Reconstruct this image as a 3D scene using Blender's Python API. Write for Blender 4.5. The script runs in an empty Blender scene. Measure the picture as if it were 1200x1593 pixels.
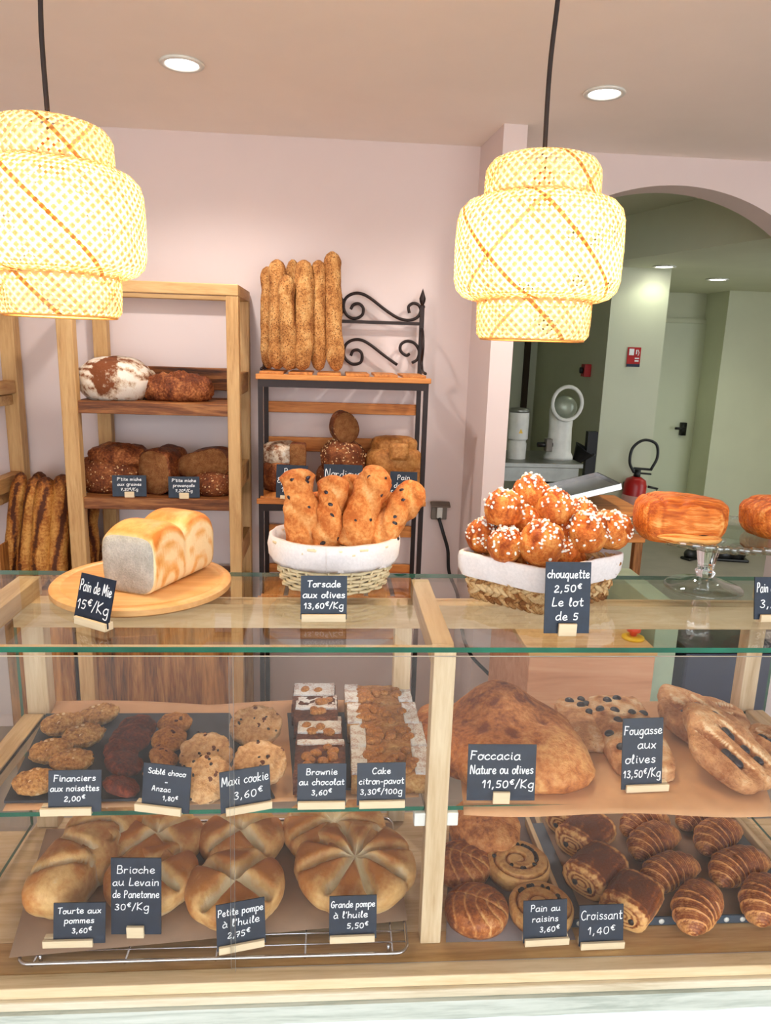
import bpy, math, random
from math import sin, cos, pi, sqrt, atan2, radians
from mathutils import Vector, Matrix, noise

SC = bpy.context.scene
COL = SC.collection

# ------------------------------------------------------------------ camera
F_PX, CAM_Z = 1130.0, 1.72
PITCH, YAW, ROLL = radians(12.7), radians(4.3), radians(1.8)
cp, sp, cy_, sy_ = cos(PITCH), sin(PITCH), cos(YAW), sin(YAW)
FWD = Vector((sy_*cp, cy_*cp, -sp))
_r = Vector((cy_, -sy_, 0)); _u = _r.cross(FWD)
RGT = _r*cos(ROLL) + _u*sin(ROLL)
UPV = _u*cos(ROLL) - _r*sin(ROLL)
cam_d = bpy.data.cameras.new('camera'); cam = bpy.data.objects.new('camera', cam_d); COL.objects.link(cam)
cam_d.sensor_fit = 'VERTICAL'; cam_d.sensor_height = 24.0; cam_d.lens = 24.0*F_PX/1593.0
cam_d.clip_start = 0.02; cam_d.clip_end = 60
M3 = Matrix((RGT, UPV, -FWD)).transposed()
cam.matrix_world = Matrix.Translation((0, 0, CAM_Z)) @ M3.to_4x4()
SC.camera = cam

# ------------------------------------------------------------------ world, daylight, exposure
SC.view_settings.view_transform = 'Standard'; SC.view_settings.look = 'None'
SC.view_settings.exposure = 0.74; SC.view_settings.gamma = 1.0
SC.view_settings.use_curve_mapping = False
SC.cycles.use_denoising = True
SC.cycles.max_bounces = 10; SC.cycles.diffuse_bounces = 4; SC.cycles.glossy_bounces = 4
SC.cycles.transmission_bounces = 8; SC.cycles.transparent_max_bounces = 40
SC.cycles.caustics_reflective = False; SC.cycles.caustics_refractive = False
SC.cycles.sample_clamp_indirect = 4.0
W_STRENGTH = 3.1
BULB_STRENGTH = 70.0
DOWN_POWER = 3.5
KITCHEN_POWER = 4.0
w = bpy.data.worlds.new('daylight'); SC.world = w; w.use_nodes = True
bg = w.node_tree.nodes['Background']; bg.inputs[0].default_value = (0.86, 0.93, 1.0, 1); bg.inputs[1].default_value = W_STRENGTH

def ray(x, y): return RGT*((x-600)/F_PX) - UPV*((y-796.5)/F_PX) + FWD
def pz(x, y, z):                     # pixel -> point on a horizontal surface
    d = ray(x, y); p = d*((z-CAM_Z)/d.z); return Vector((p.x, p.y, z))
def py(x, y, Y):                     # pixel -> point on a vertical plane facing the shop
    d = ray(x, y); p = d*(Y/d.y); return Vector((p.x, Y, p.z+CAM_Z))
def ppm(p): return F_PX/((Vector(p)-Vector((0, 0, CAM_Z))).dot(FWD))   # pixels per metre at p

# ------------------------------------------------------------------ mesh helpers
class MB:
    def __init__(s): s.v = []; s.f = []; s.t = []; s.m = []
    def add(s, vs, fs, tone=None, mi=0):
        o = len(s.v); s.v += [tuple(v) for v in vs]; s.f += [tuple(i+o for i in f) for f in fs]
        s.t += list(tone) if tone is not None else [0.5]*len(vs); s.m += [mi]*len(fs)
        return s
    def box(s, x0, x1, y0, y1, z0, z1, rot=None, mi=0):
        vs = [(x, y, z) for z in (z0, z1) for y in (y0, y1) for x in (x0, x1)]
        if rot is not None: vs = [rot @ Vector(v) for v in vs]
        return s.add(vs, [(0, 2, 3, 1), (4, 5, 7, 6), (0, 1, 5, 4), (2, 6, 7, 3), (0, 4, 6, 2), (1, 3, 7, 5)], mi=mi)
    def prism(s, poly, z0, z1):      # vertical prism over a plan polygon
        n = len(poly); vs = [(x, y, z0) for x, y in poly] + [(x, y, z1) for x, y in poly]
        return s.add(vs, [tuple(range(n-1, -1, -1)), tuple(range(n, 2*n))] + [(i, (i+1) % n, n+(i+1) % n, n+i) for i in range(n)])
    def tube(s, pts, r, n=8, closed=False, mi=0, rfn=None, flat=1.0, up=None, tone=None):
        pts = [Vector(p) for p in pts]; N = len(pts); vs = []; tn = []
        prev = None
        for i, p in enumerate(pts):
            a = pts[(i-1) % N] if (closed or i > 0) else p
            b = pts[(i+1) % N] if (closed or i < N-1) else p
            t = (b-a).normalized()
            if prev is None:
                ref = Vector(up) if up else (Vector((0, 0, 1)) if abs(t.z) < 0.9 else Vector((0, 1, 0)))
            else: ref = prev
            e1 = (ref - t*ref.dot(t))
            e1 = e1.normalized() if e1.length > 1e-6 else t.orthogonal().normalized()
            e2 = t.cross(e1); prev = e1
            ri = r[i] if isinstance(r, (list, tuple)) else r
            for k in range(n):
                an = 2*pi*k/n
                rr = ri*(rfn(i/(N-1), an) if rfn else 1.0)
                vs.append(p + e1*(cos(an)*rr*flat) + e2*(sin(an)*rr))
                tn.append(tone(i/(N-1), an) if tone else 0.5)
        fs = []
        for i in range(N if closed else N-1):
            j = (i+1) % N
            for k in range(n):
                k2 = (k+1) % n; fs.append((i*n+k, i*n+k2, j*n+k2, j*n+k))
        if not closed:
            fs.append(tuple(range(n-1, -1, -1))); fs.append(tuple((N-1)*n+k for k in range(n)))
        return s.add(vs, fs, tn, mi)
    def lathe(s, prof, n=48, c=(0, 0, 0), sx=1.0, sy=1.0, close=False, wob=None, mi=0):
        vs = []; fs = []; N = len(prof)
        for j, (r, z) in enumerate(prof):
            for k in range(n):
                a = 2*pi*k/n; q = wob(a, j) if wob else 0.0
                vs.append((c[0]+(r+q)*cos(a)*sx, c[1]+(r+q)*sin(a)*sy, c[2]+z))
        for j in range(N if close else N-1):
            j2 = (j+1) % N
            for k in range(n):
                k2 = (k+1) % n; fs.append((j*n+k, j*n+k2, j2*n+k2, j2*n+k))
        if not close:
            if prof[0][0] > 1e-5: fs.append(tuple(range(n-1, -1, -1)))
            if prof[-1][0] > 1e-5: fs.append(tuple((N-1)*n+k for k in range(n)))
        return s.add(vs, fs, mi=mi)
    def ball(s, c, rx, ry=None, rz=None, n=12, m=8, rot=None, amp=0.0, sd=0.0, tone=None):
        ry = rx if ry is None else ry; rz = rx if rz is None else rz
        c = Vector(c); vs = []; fs = []
        for i in range(m+1):
            th = pi*i/m
            for k in range(n):
                a = 2*pi*k/n; d = Vector((sin(th)*cos(a), sin(th)*sin(a), cos(th)))
                q = 1+amp*noise.noise(d*2.3+Vector((sd, sd*1.7, sd*.3))) if amp else 1
                v = Vector((d.x*rx*q, d.y*ry*q, d.z*rz*q))
                if rot is not None: v = rot @ v
                vs.append(c+v)
        for i in range(m):
            for k in range(n):
                k2 = (k+1) % n; fs.append((i*n+k, (i+1)*n+k, (i+1)*n+k2, i*n+k2))
        return s.add(vs, fs, None if tone is None else [tone]*len(vs))
    def build(s, name, mat, parent=None, smooth=True, bevel=0, loc=None, rot=None, auto=None):
        me = bpy.data.meshes.new(name); me.from_pydata(s.v, [], s.f)
        at = me.attributes.new('tone', 'FLOAT', 'POINT'); at.data.foreach_set('value', s.t)
        for m in (mat if isinstance(mat, (list, tuple)) else [mat]): me.materials.append(m)
        me.polygons.foreach_set('material_index', s.m)
        me.polygons.foreach_set('use_smooth', [bool(smooth)]*len(s.f))
        me.update(); me.validate()
        import bmesh
        b = bmesh.new(); b.from_mesh(me); bmesh.ops.remove_doubles(b, verts=b.verts, dist=1e-6)
        bmesh.ops.recalc_face_normals(b, faces=b.faces); b.to_mesh(me); b.free()
        if smooth and auto: me.set_sharp_from_angle(angle=radians(auto))
        o = bpy.data.objects.new(name, me); COL.objects.link(o)
        if parent: o.parent = parent
        if loc is not None: o.location = loc
        if rot is not None: o.rotation_euler = rot
        if bevel:
            bv = o.modifiers.new('bevel', 'BEVEL'); bv.width = bevel; bv.segments = 2; bv.limit_method = 'ANGLE'
        return o

def tag(o, label, cat, group=None):
    o['label'] = label; o['category'] = cat
    if group: o['group'] = group
    return o
def struct(o): o['kind'] = 'structure'; return o
def thing(name, label, cat, loc=(0, 0, 0), rz=0.0, group=None, rot=None):
    o = bpy.data.objects.new(name, None); COL.objects.link(o); o.empty_display_size = 0.05
    o.location = loc; o.rotation_euler = rot if rot is not None else (0, 0, rz)
    return tag(o, label, cat, group)
def P(label, o): o['label'] = label; return o
def fbm(v, o=3):
    s = 0; a = 1; f = 1
    for _ in range(o): s += a*noise.noise(Vector(v)*f); a *= .5; f *= 2.03
    return s
def smooth_path(pts, k=8, closed=False):
    pts = [Vector(p) for p in pts]; N = len(pts); out = []
    for i in range(N if closed else N-1):
        p1, p2 = pts[i], pts[(i+1) % N]
        p0 = pts[i-1] if (closed or i > 0) else p1*2-p2
        p3 = pts[(i+2) % N] if (closed or i < N-2) else p2*2-p1
        for j in range(k):
            t = j/k
            out.append(0.5*((2*p1)+(p2-p0)*t+(2*p0-5*p1+4*p2-p3)*t*t+(3*p1-p0-3*p2+p3)*t*t*t))
    if not closed: out.append(pts[-1])
    return out

# ------------------------------------------------------------------ materials
def lin(c):
    return tuple(((x/255)/12.92 if x/255 <= .04045 else ((x/255+.055)/1.055)**2.4) for x in c)+(1,)
def new_mat(name):
    m = bpy.data.materials.new(name); m.use_nodes = True; nt = m.node_tree
    return m, nt, nt.nodes['Principled BSDF']
def N(nt, typ, **kw):
    n = nt.nodes.new(typ)
    for k, v in kw.items(): setattr(n, k, v)
    return n
def ramp(nt, fac, stops):
    r = N(nt, 'ShaderNodeValToRGB'); e = r.color_ramp.elements
    while len(e) < len(stops): e.new(0.5)
    for i, (p, c) in enumerate(stops): e[i].position = p; e[i].color = c
    nt.links.new(fac, r.inputs[0]); return r.outputs[0]
def coord(nt, scale=(1, 1, 1), kind='Object'):
    tc = N(nt, 'ShaderNodeTexCoord'); mp = N(nt, 'ShaderNodeMapping'); mp.inputs['Scale'].default_value = scale
    nt.links.new(tc.outputs[kind], mp.inputs[0]); return mp.outputs[0]
def nz(nt, vec, scale, detail=4, rough=.55, dist=0):
    n = N(nt, 'ShaderNodeTexNoise'); n.inputs['Scale'].default_value = scale; n.inputs['Detail'].default_value = detail
    n.inputs['Roughness'].default_value = rough; n.inputs['Distortion'].default_value = dist
    nt.links.new(vec, n.inputs['Vector']); return n.outputs[0]
def math_(nt, op, a, b):
    n = N(nt, 'ShaderNodeMath', operation=op)
    for i, x in enumerate((a, b)):
        if isinstance(x, (int, float)): n.inputs[i].default_value = x
        else: nt.links.new(x, n.inputs[i])
    return n.outputs[0]
def mixc(nt, fac, a, b):
    n = N(nt, 'ShaderNodeMix', data_type='RGBA')
    for i, x in ((0, fac), (6, a), (7, b)):
        if isinstance(x, (int, float, tuple)): n.inputs[i].default_value = x
        else: nt.links.new(x, n.inputs[i])
    return n.outputs[2]
def bump(nt, b, h, strength=.3, dist=.004):
    n = N(nt, 'ShaderNodeBump'); n.inputs['Strength'].default_value = strength; n.inputs['Distance'].default_value = dist
    nt.links.new(h, n.inputs['Height']); nt.links.new(n.outputs[0], b.inputs['Normal'])
def plain(name, c, rough=.5, metal=0, nsc=0, namp=.12, bmp=0, spec=None):
    m, nt, b = new_mat(name); c = lin(c)
    b.inputs['Roughness'].default_value = rough; b.inputs['Metallic'].default_value = metal
    if spec is not None: b.inputs['Specular IOR Level'].default_value = spec
    n = nz(nt, coord(nt), nsc or 12, 4)
    lo = tuple(x*(1-namp) for x in c[:3])+(1,); hi = tuple(min(1, x*(1+namp)) for x in c[:3])+(1,)
    nt.links.new(ramp(nt, n, [(.3, lo), (.7, hi)]), b.inputs['Base Color'])
    if bmp: bump(nt, b, n, bmp, .002)
    return m
def wood(name, c1, c2, c3, axis='X', s=1.0, rough=.5, knots=True):
    m, nt, b = new_mat(name)
    k = {'X': (1.2, 14, 14), 'Y': (14, 1.2, 14), 'Z': (14, 14, 1.2)}[axis]
    v = coord(nt, tuple(x*s for x in k))
    g = nz(nt, v, 2.2, 6, .6, 1.2); fine = nz(nt, coord(nt, tuple(x*s*5 for x in k)), 3.0, 3, .6)
    big = nz(nt, coord(nt, tuple(x*s*.3 for x in k)), 1.6, 2)
    t = math_(nt, 'ADD', math_(nt, 'MULTIPLY', g, .6), math_(nt, 'ADD', math_(nt, 'MULTIPLY', fine, .2), math_(nt, 'MULTIPLY', big, .25)))
    nt.links.new(ramp(nt, t, [(.36, lin(c3)), (.5, lin(c2)), (.66, lin(c1))]), b.inputs['Base Color'])
    b.inputs['Roughness'].default_value = rough; b.inputs['Specular IOR Level'].default_value = .3
    bump(nt, b, t, .25, .002)
    return m
def crust(name, dark, mid, light, scale=14, rough=.55, bmp=.35, spots=None, k=.9, fine=.75, spec=.35, sep=.18, stretch=(1, 1, 1)):
    """baked dough: patchy browning; paler where the shape says the dough was covered or torn ('tone')"""
    m, nt, b = new_mat(name)
    v = coord(nt, stretch)
    n1 = nz(nt, v, scale, 6, .62, .4); n2 = nz(nt, v, scale*7, 4, .65)
    at = N(nt, 'ShaderNodeAttribute', attribute_name='tone')
    t = math_(nt, 'ADD', math_(nt, 'MULTIPLY', n1, 1.0), math_(nt, 'MULTIPLY', math_(nt, 'SUBTRACT', n2, .5), fine))
    t = math_(nt, 'ADD', t, math_(nt, 'MULTIPLY', math_(nt, 'SUBTRACT', at.outputs['Fac'], .5), k))
    col = ramp(nt, t, [(.5-sep*1.3, lin(dark)), (.5, lin(mid)), (.5+sep*1.3, lin(light))])
    h = math_(nt, 'ADD', math_(nt, 'MULTIPLY', n2, 1.0), n1)
    if spots:
        sc_, th, scol = spots
        vo = N(nt, 'ShaderNodeTexVoronoi'); vo.inputs['Scale'].default_value = sc_; nt.links.new(v, vo.inputs['Vector'])
        msk = math_(nt, 'LESS_THAN', vo.outputs['Distance'], th)
        msk = math_(nt, 'MULTIPLY', msk, math_(nt, 'GREATER_THAN', nz(nt, v, scale*1.4, 2), .44))
        col = mixc(nt, msk, col, lin(scol)); h = math_(nt, 'ADD', h, math_(nt, 'MULTIPLY', msk, .4))
    nt.links.new(col, b.inputs['Base Color'])
    b.inputs['Roughness'].default_value = rough; b.inputs['Specular IOR Level'].default_value = spec
    bump(nt, b, h, min(1, bmp*1.6), .006)
    return m
def glass_mat(name, tint, ior=1.45, extra=0.0):
    """clear sheet glass: a Fresnel reflection over a see-through sheet"""
    m = bpy.data.materials.new(name); m.use_nodes = True; nt = m.node_tree; nt.nodes.clear()
    out = N(nt, 'ShaderNodeOutputMaterial'); mx = N(nt, 'ShaderNodeMixShader'); tr = N(nt, 'ShaderNodeBsdfTransparent')
    gl = N(nt, 'ShaderNodeBsdfGlossy'); lw = N(nt, 'ShaderNodeLayerWeight'); lw.inputs[0].default_value = .5
    f0 = ((ior-1)/(ior+1))**2+extra
    tr.inputs[0].default_value = tint; gl.inputs['Roughness'].default_value = 0.0
    f = math_(nt, 'ADD', f0, math_(nt, 'MULTIPLY', math_(nt, 'POWER', lw.outputs['Facing'], 5.0), 1-f0))
    nt.links.new(f, mx.inputs[0]); nt.links.new(tr.outputs[0], mx.inputs[1]); nt.links.new(gl.outputs[0], mx.inputs[2])
    nt.links.new(mx.outputs[0], out.inputs[0]); return m
def emit(name, c, s):
    m = bpy.data.materials.new(name); m.use_nodes = True; nt = m.node_tree; nt.nodes.clear()
    out = N(nt, 'ShaderNodeOutputMaterial'); e = N(nt, 'ShaderNodeEmission')
    e.inputs[0].default_value = c; e.inputs[1].default_value = s; nt.links.new(e.outputs[0], out.inputs[0]); return m

M = {}
M['wall'] = plain('white plaster', (226, 209, 204), .9, nsc=3, namp=.02)
M['ceil'] = plain('matt ceiling paint', (252, 242, 232), .95, nsc=3, namp=.02)
M['kwall'] = plain('kitchen wall paint', (206, 208, 182), .8, nsc=3, namp=.03)
M['floor'] = plain('pale floor tile', (166, 156, 146), .6, nsc=5, namp=.08)
M['oak'] = wood('pale oak', (226, 200, 160), (208, 176, 132), (178, 142, 98), 'X')
M['oakY'] = wood('pale oak depth', (226, 200, 160), (208, 176, 132), (178, 142, 98), 'Y')
M['oakZ'] = wood('pale oak upright', (226, 204, 168), (208, 180, 140), (180, 146, 106), 'Z')
M['unitZ'] = wood('golden oak upright', (216, 178, 124), (198, 156, 102), (166, 122, 74), 'Z')
M['unitX'] = wood('golden oak rail', (216, 178, 124), (198, 156, 102), (166, 122, 74), 'X')
M['unitY'] = wood('golden oak side', (206, 164, 106), (188, 142, 86), (150, 104, 58), 'Y')
M['acacia'] = wood('striped acacia', (180, 122, 70), (116, 66, 32), (38, 18, 8), 'X', 1.0)
M['acaciaZ'] = wood('striped acacia panel', (200, 140, 76), (146, 92, 46), (48, 24, 10), 'Z', 1.0)
M['pine'] = wood('orange pine', (226, 156, 84), (200, 124, 60), (150, 84, 36), 'X')
M['pineY'] = wood('orange pine depth', (226, 156, 84), (200, 124, 60), (150, 84, 36), 'Y')
M['ledge'] = wood('limed oak', (226, 216, 192), (210, 198, 170), (184, 168, 138), 'X', .8)
M['limed'] = wood('whitewashed oak', (212, 216, 206), (194, 200, 188), (160, 168, 156), 'X', 1.2)
M['holder'] = wood('raw beech', (244, 226, 192), (232, 210, 172), (214, 188, 148), 'X', .6)
M['board'] = wood('round beech board', (236, 186, 126), (222, 164, 100), (196, 134, 74), 'X', .7, .4)
M['slate'] = plain('black slate', (24, 37, 54), .45, nsc=60, namp=.25, spec=.4)
M['slab'] = plain('slate slab', (40, 40, 46), .6, nsc=40, namp=.3, bmp=.3)
M['chalk'] = plain('white chalk pen', (240, 242, 242), .8)
M['kraft'] = plain('brown kraft paper', (208, 158, 114), .8, nsc=25, namp=.06)
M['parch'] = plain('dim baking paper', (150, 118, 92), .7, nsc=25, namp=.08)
M['iron'] = plain('dark wrought iron', (42, 30, 28), .45, .5, nsc=40)
M['steel'] = plain('polished steel', (200, 200, 205), .2, 1.0)
M['steelm'] = plain('brushed steel', (150, 152, 146), .4, .8)
M['cloth'] = plain('white cotton liner', (236, 230, 228), .9, nsc=180, namp=.06, bmp=.3)
M['wicker'] = plain('cream wicker', (232, 214, 172), .6, nsc=30, namp=.15)
M['seagrass'] = None
M['black'] = plain('black plastic', (18, 18, 20), .4)
M['white'] = plain('white plastic', (226, 226, 218), .4)
M['grey'] = plain('grey plastic', (120, 112, 102), .5)
M['red'] = plain('red paint', (176, 24, 24), .35)
M['yellow'] = plain('yellow plastic', (236, 190, 30), .4)
M['brownbox'] = wood('veneered cabinet', (222, 170, 130), (210, 152, 112), (190, 132, 92), 'X', .5)
M['navy'] = plain('dark blue plastic', (22, 34, 60), .4)
M['sage'] = plain('sage panel', (160, 178, 150), .5)
M['glass'] = glass_mat('clear sheet glass', (.992, .996, .994, 1))
M['glasstop'] = glass_mat('counter glass', (.975, .99, .98, 1), 1.5)
m, nt, b = new_mat('green glass edge'); b.inputs['Base Color'].default_value = lin((10, 84, 62)); b.inputs['Roughness'].default_value = .12
nt.links.new(ramp(nt, nz(nt, coord(nt), 6), [(.35, lin((8, 70, 52))), (.65, lin((20, 110, 84)))]), b.inputs['Base Color']); M['edge'] = m
m, nt, b = new_mat('pressed glass'); b.inputs['Base Color'].default_value = (1, 1, 1, 1); b.inputs['Roughness'].default_value = .02
b.inputs['Transmission Weight'].default_value = 1.0; b.inputs['IOR'].default_value = 1.45
bump(nt, b, nz(nt, coord(nt), 40), .05); M['crystal'] = m
M['bulb'] = emit('warm bulb', (1.0, .79, .52, 1), BULB_STRENGTH)
M['led'] = emit('white led', (1, .97, .92, 1), 9)
# bamboo strip: lets some of the bulb's light through
m, nt, b = new_mat('woven bamboo'); nt.nodes.remove(b)
out = nt.nodes['Material Output']; df = N(nt, 'ShaderNodeBsdfDiffuse'); tl = N(nt, 'ShaderNodeBsdfTranslucent'); mx = N(nt, 'ShaderNodeMixShader')
at = N(nt, 'ShaderNodeAttribute', attribute_name='tone'); c = ramp(nt, math_(nt, 'ADD', math_(nt, 'MULTIPLY', nz(nt, coord(nt), 30), .3), math_(nt, 'MULTIPLY', at.outputs['Fac'], .7)), [(.15, lin((150, 100, 50))), (.4, lin((208, 176, 128))), (.8, lin((230, 206, 164)))])
nt.links.new(c, df.inputs[0]); nt.links.new(c, tl.inputs[0]); mx.inputs[0].default_value = .36
nt.links.new(df.outputs[0], mx.inputs[1]); nt.links.new(tl.outputs[0], mx.inputs[2]); nt.links.new(mx.outputs[0], out.inputs[0]); M['bamboo'] = m

# breads
M['b_mie'] = crust('sandwich loaf crust', (214, 128, 52), (236, 178, 106), (248, 220, 170), 8, .5, .15, k=.9, fine=.3)
M['b_crumb'] = crust('white crumb', (196, 188, 172), (216, 208, 194), (236, 228, 214), 40, .9, .6)
M['b_torsade'] = crust('twist crust', (190, 104, 44), (222, 148, 80), (240, 184, 120), 20, .8, .5, k=.8)
M['seagrass'] = crust('plaited seagrass', (140, 88, 44), (206, 158, 100), (236, 204, 152), 60, .6, .4, k=1.0)
M['b_chou'] = crust('choux crust', (158, 66, 16), (212, 112, 40), (238, 164, 84), 26, .4, .5, k=.9)
M['b_sugar'] = plain('pearl sugar', (250, 246, 236), .5)
M['b_pac'] = crust('glazed puff pastry', (178, 80, 20), (224, 122, 42), (246, 182, 104), 14, .38, .4, k=.9, stretch=(.22, 2.6, 2.6))
M['b_pac2'] = crust('dark puff pastry', (112, 54, 22), (170, 94, 42), (232, 176, 108), 22, .33, .35, k=1.1)
M['b_crois'] = crust('croissant crust', (98, 44, 18), (158, 84, 38), (226, 160, 94), 18, .3, .3, k=1.0)
M['b_grain'] = crust('seeded baguette crust', (140, 80, 34), (204, 142, 78), (232, 184, 118), 26, .85, .8, (150, .30, (124, 74, 36)), fine=.8)
M['b_bag'] = crust('dark baguette crust', (84, 40, 14), (168, 100, 38), (214, 156, 78), 16, .6, .5, k=1.0)
M['b_rustic'] = crust('dark rustic crust', (70, 28, 12), (128, 64, 28), (196, 124, 70), 18, .5, .8)
M['b_seed'] = crust('seeded dark crust', (74, 32, 14), (122, 62, 28), (170, 104, 56), 18, .65, .6, (80, .26, (222, 184, 132)))
M['b_flour'] = crust('floured crust', (128, 72, 40), (214, 190, 162), (238, 228, 212), 10, .9, .4, k=.6, sep=.12)
M['b_brcrumb'] = crust('brown crumb', (122, 72, 36), (152, 98, 54), (182, 130, 80), 46, .9, .7)
M['b_tin'] = crust('tin loaf crust', (134, 78, 32), (186, 124, 62), (214, 160, 94), 12, .6, .3)
M['b_focc'] = crust('focaccia crust', (130, 66, 28), (198, 122, 62), (226, 166, 102), 12, .65, .5, k=.6, fine=.8)
M['b_foug'] = crust('olive bread crust', (158, 94, 50), (214, 156, 104), (242, 212, 168), 18, .8, .6, (120, .10, (130, 84, 50)), k=1.0, fine=.35)
M['b_pompe'] = crust('pale dough crust', (192, 122, 58), (234, 190, 124), (248, 234, 196), 9, .5, .16, k=1.3, fine=.3)
M['b_fin'] = crust('financier crust', (136, 80, 34), (200, 142, 78), (230, 188, 124), 26, .7, .6, (60, .22, (236, 200, 150)))
M['b_choc'] = crust('chocolate biscuit', (50, 18, 10), (96, 38, 22), (142, 64, 38), 26, .75, .5)
M['b_anzac'] = crust('oat biscuit', (132, 74, 28), (190, 122, 56), (220, 160, 90), 28, .75, .6, (50, .2, (84, 40, 20)))
M['b_cook'] = crust('big cookie', (176, 120, 70), (216, 166, 112), (234, 196, 150), 20, .8, .5, (40, .18, (110, 60, 34)))
M['b_brown'] = crust('brownie', (60, 28, 16), (100, 54, 34), (150, 92, 62), 24, .7, .6)
M['b_cake'] = crust('lemon cake', (150, 92, 44), (190, 134, 76), (216, 170, 110), 26, .7, .6)
M['b_powder'] = crust('icing sugar', (206, 178, 168), (246, 243, 240), (252, 251, 250), 40, .95, .6, sep=.12)
M['b_nut'] = crust('toasted nut', (116, 64, 24), (182, 118, 54), (222, 174, 108), 30, .4, .3)
M['b_olive'] = plain('black olive', (30, 22, 34), .3, nsc=20, namp=.4)
M['b_cocoa'] = plain('chocolate stick', (34, 16, 10), .45)
M['b_raisin'] = plain('raisin', (32, 18, 14), .5, nsc=30, namp=.4)
M['b_galette'] = crust('glazed galette', (120, 56, 22), (182, 104, 48), (230, 172, 106), 22, .35, .3, k=.9)
M['b_roll'] = crust('raisin roll', (142, 78, 30), (196, 130, 66), (228, 176, 108), 14, .4, .25, k=1.1)
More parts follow.
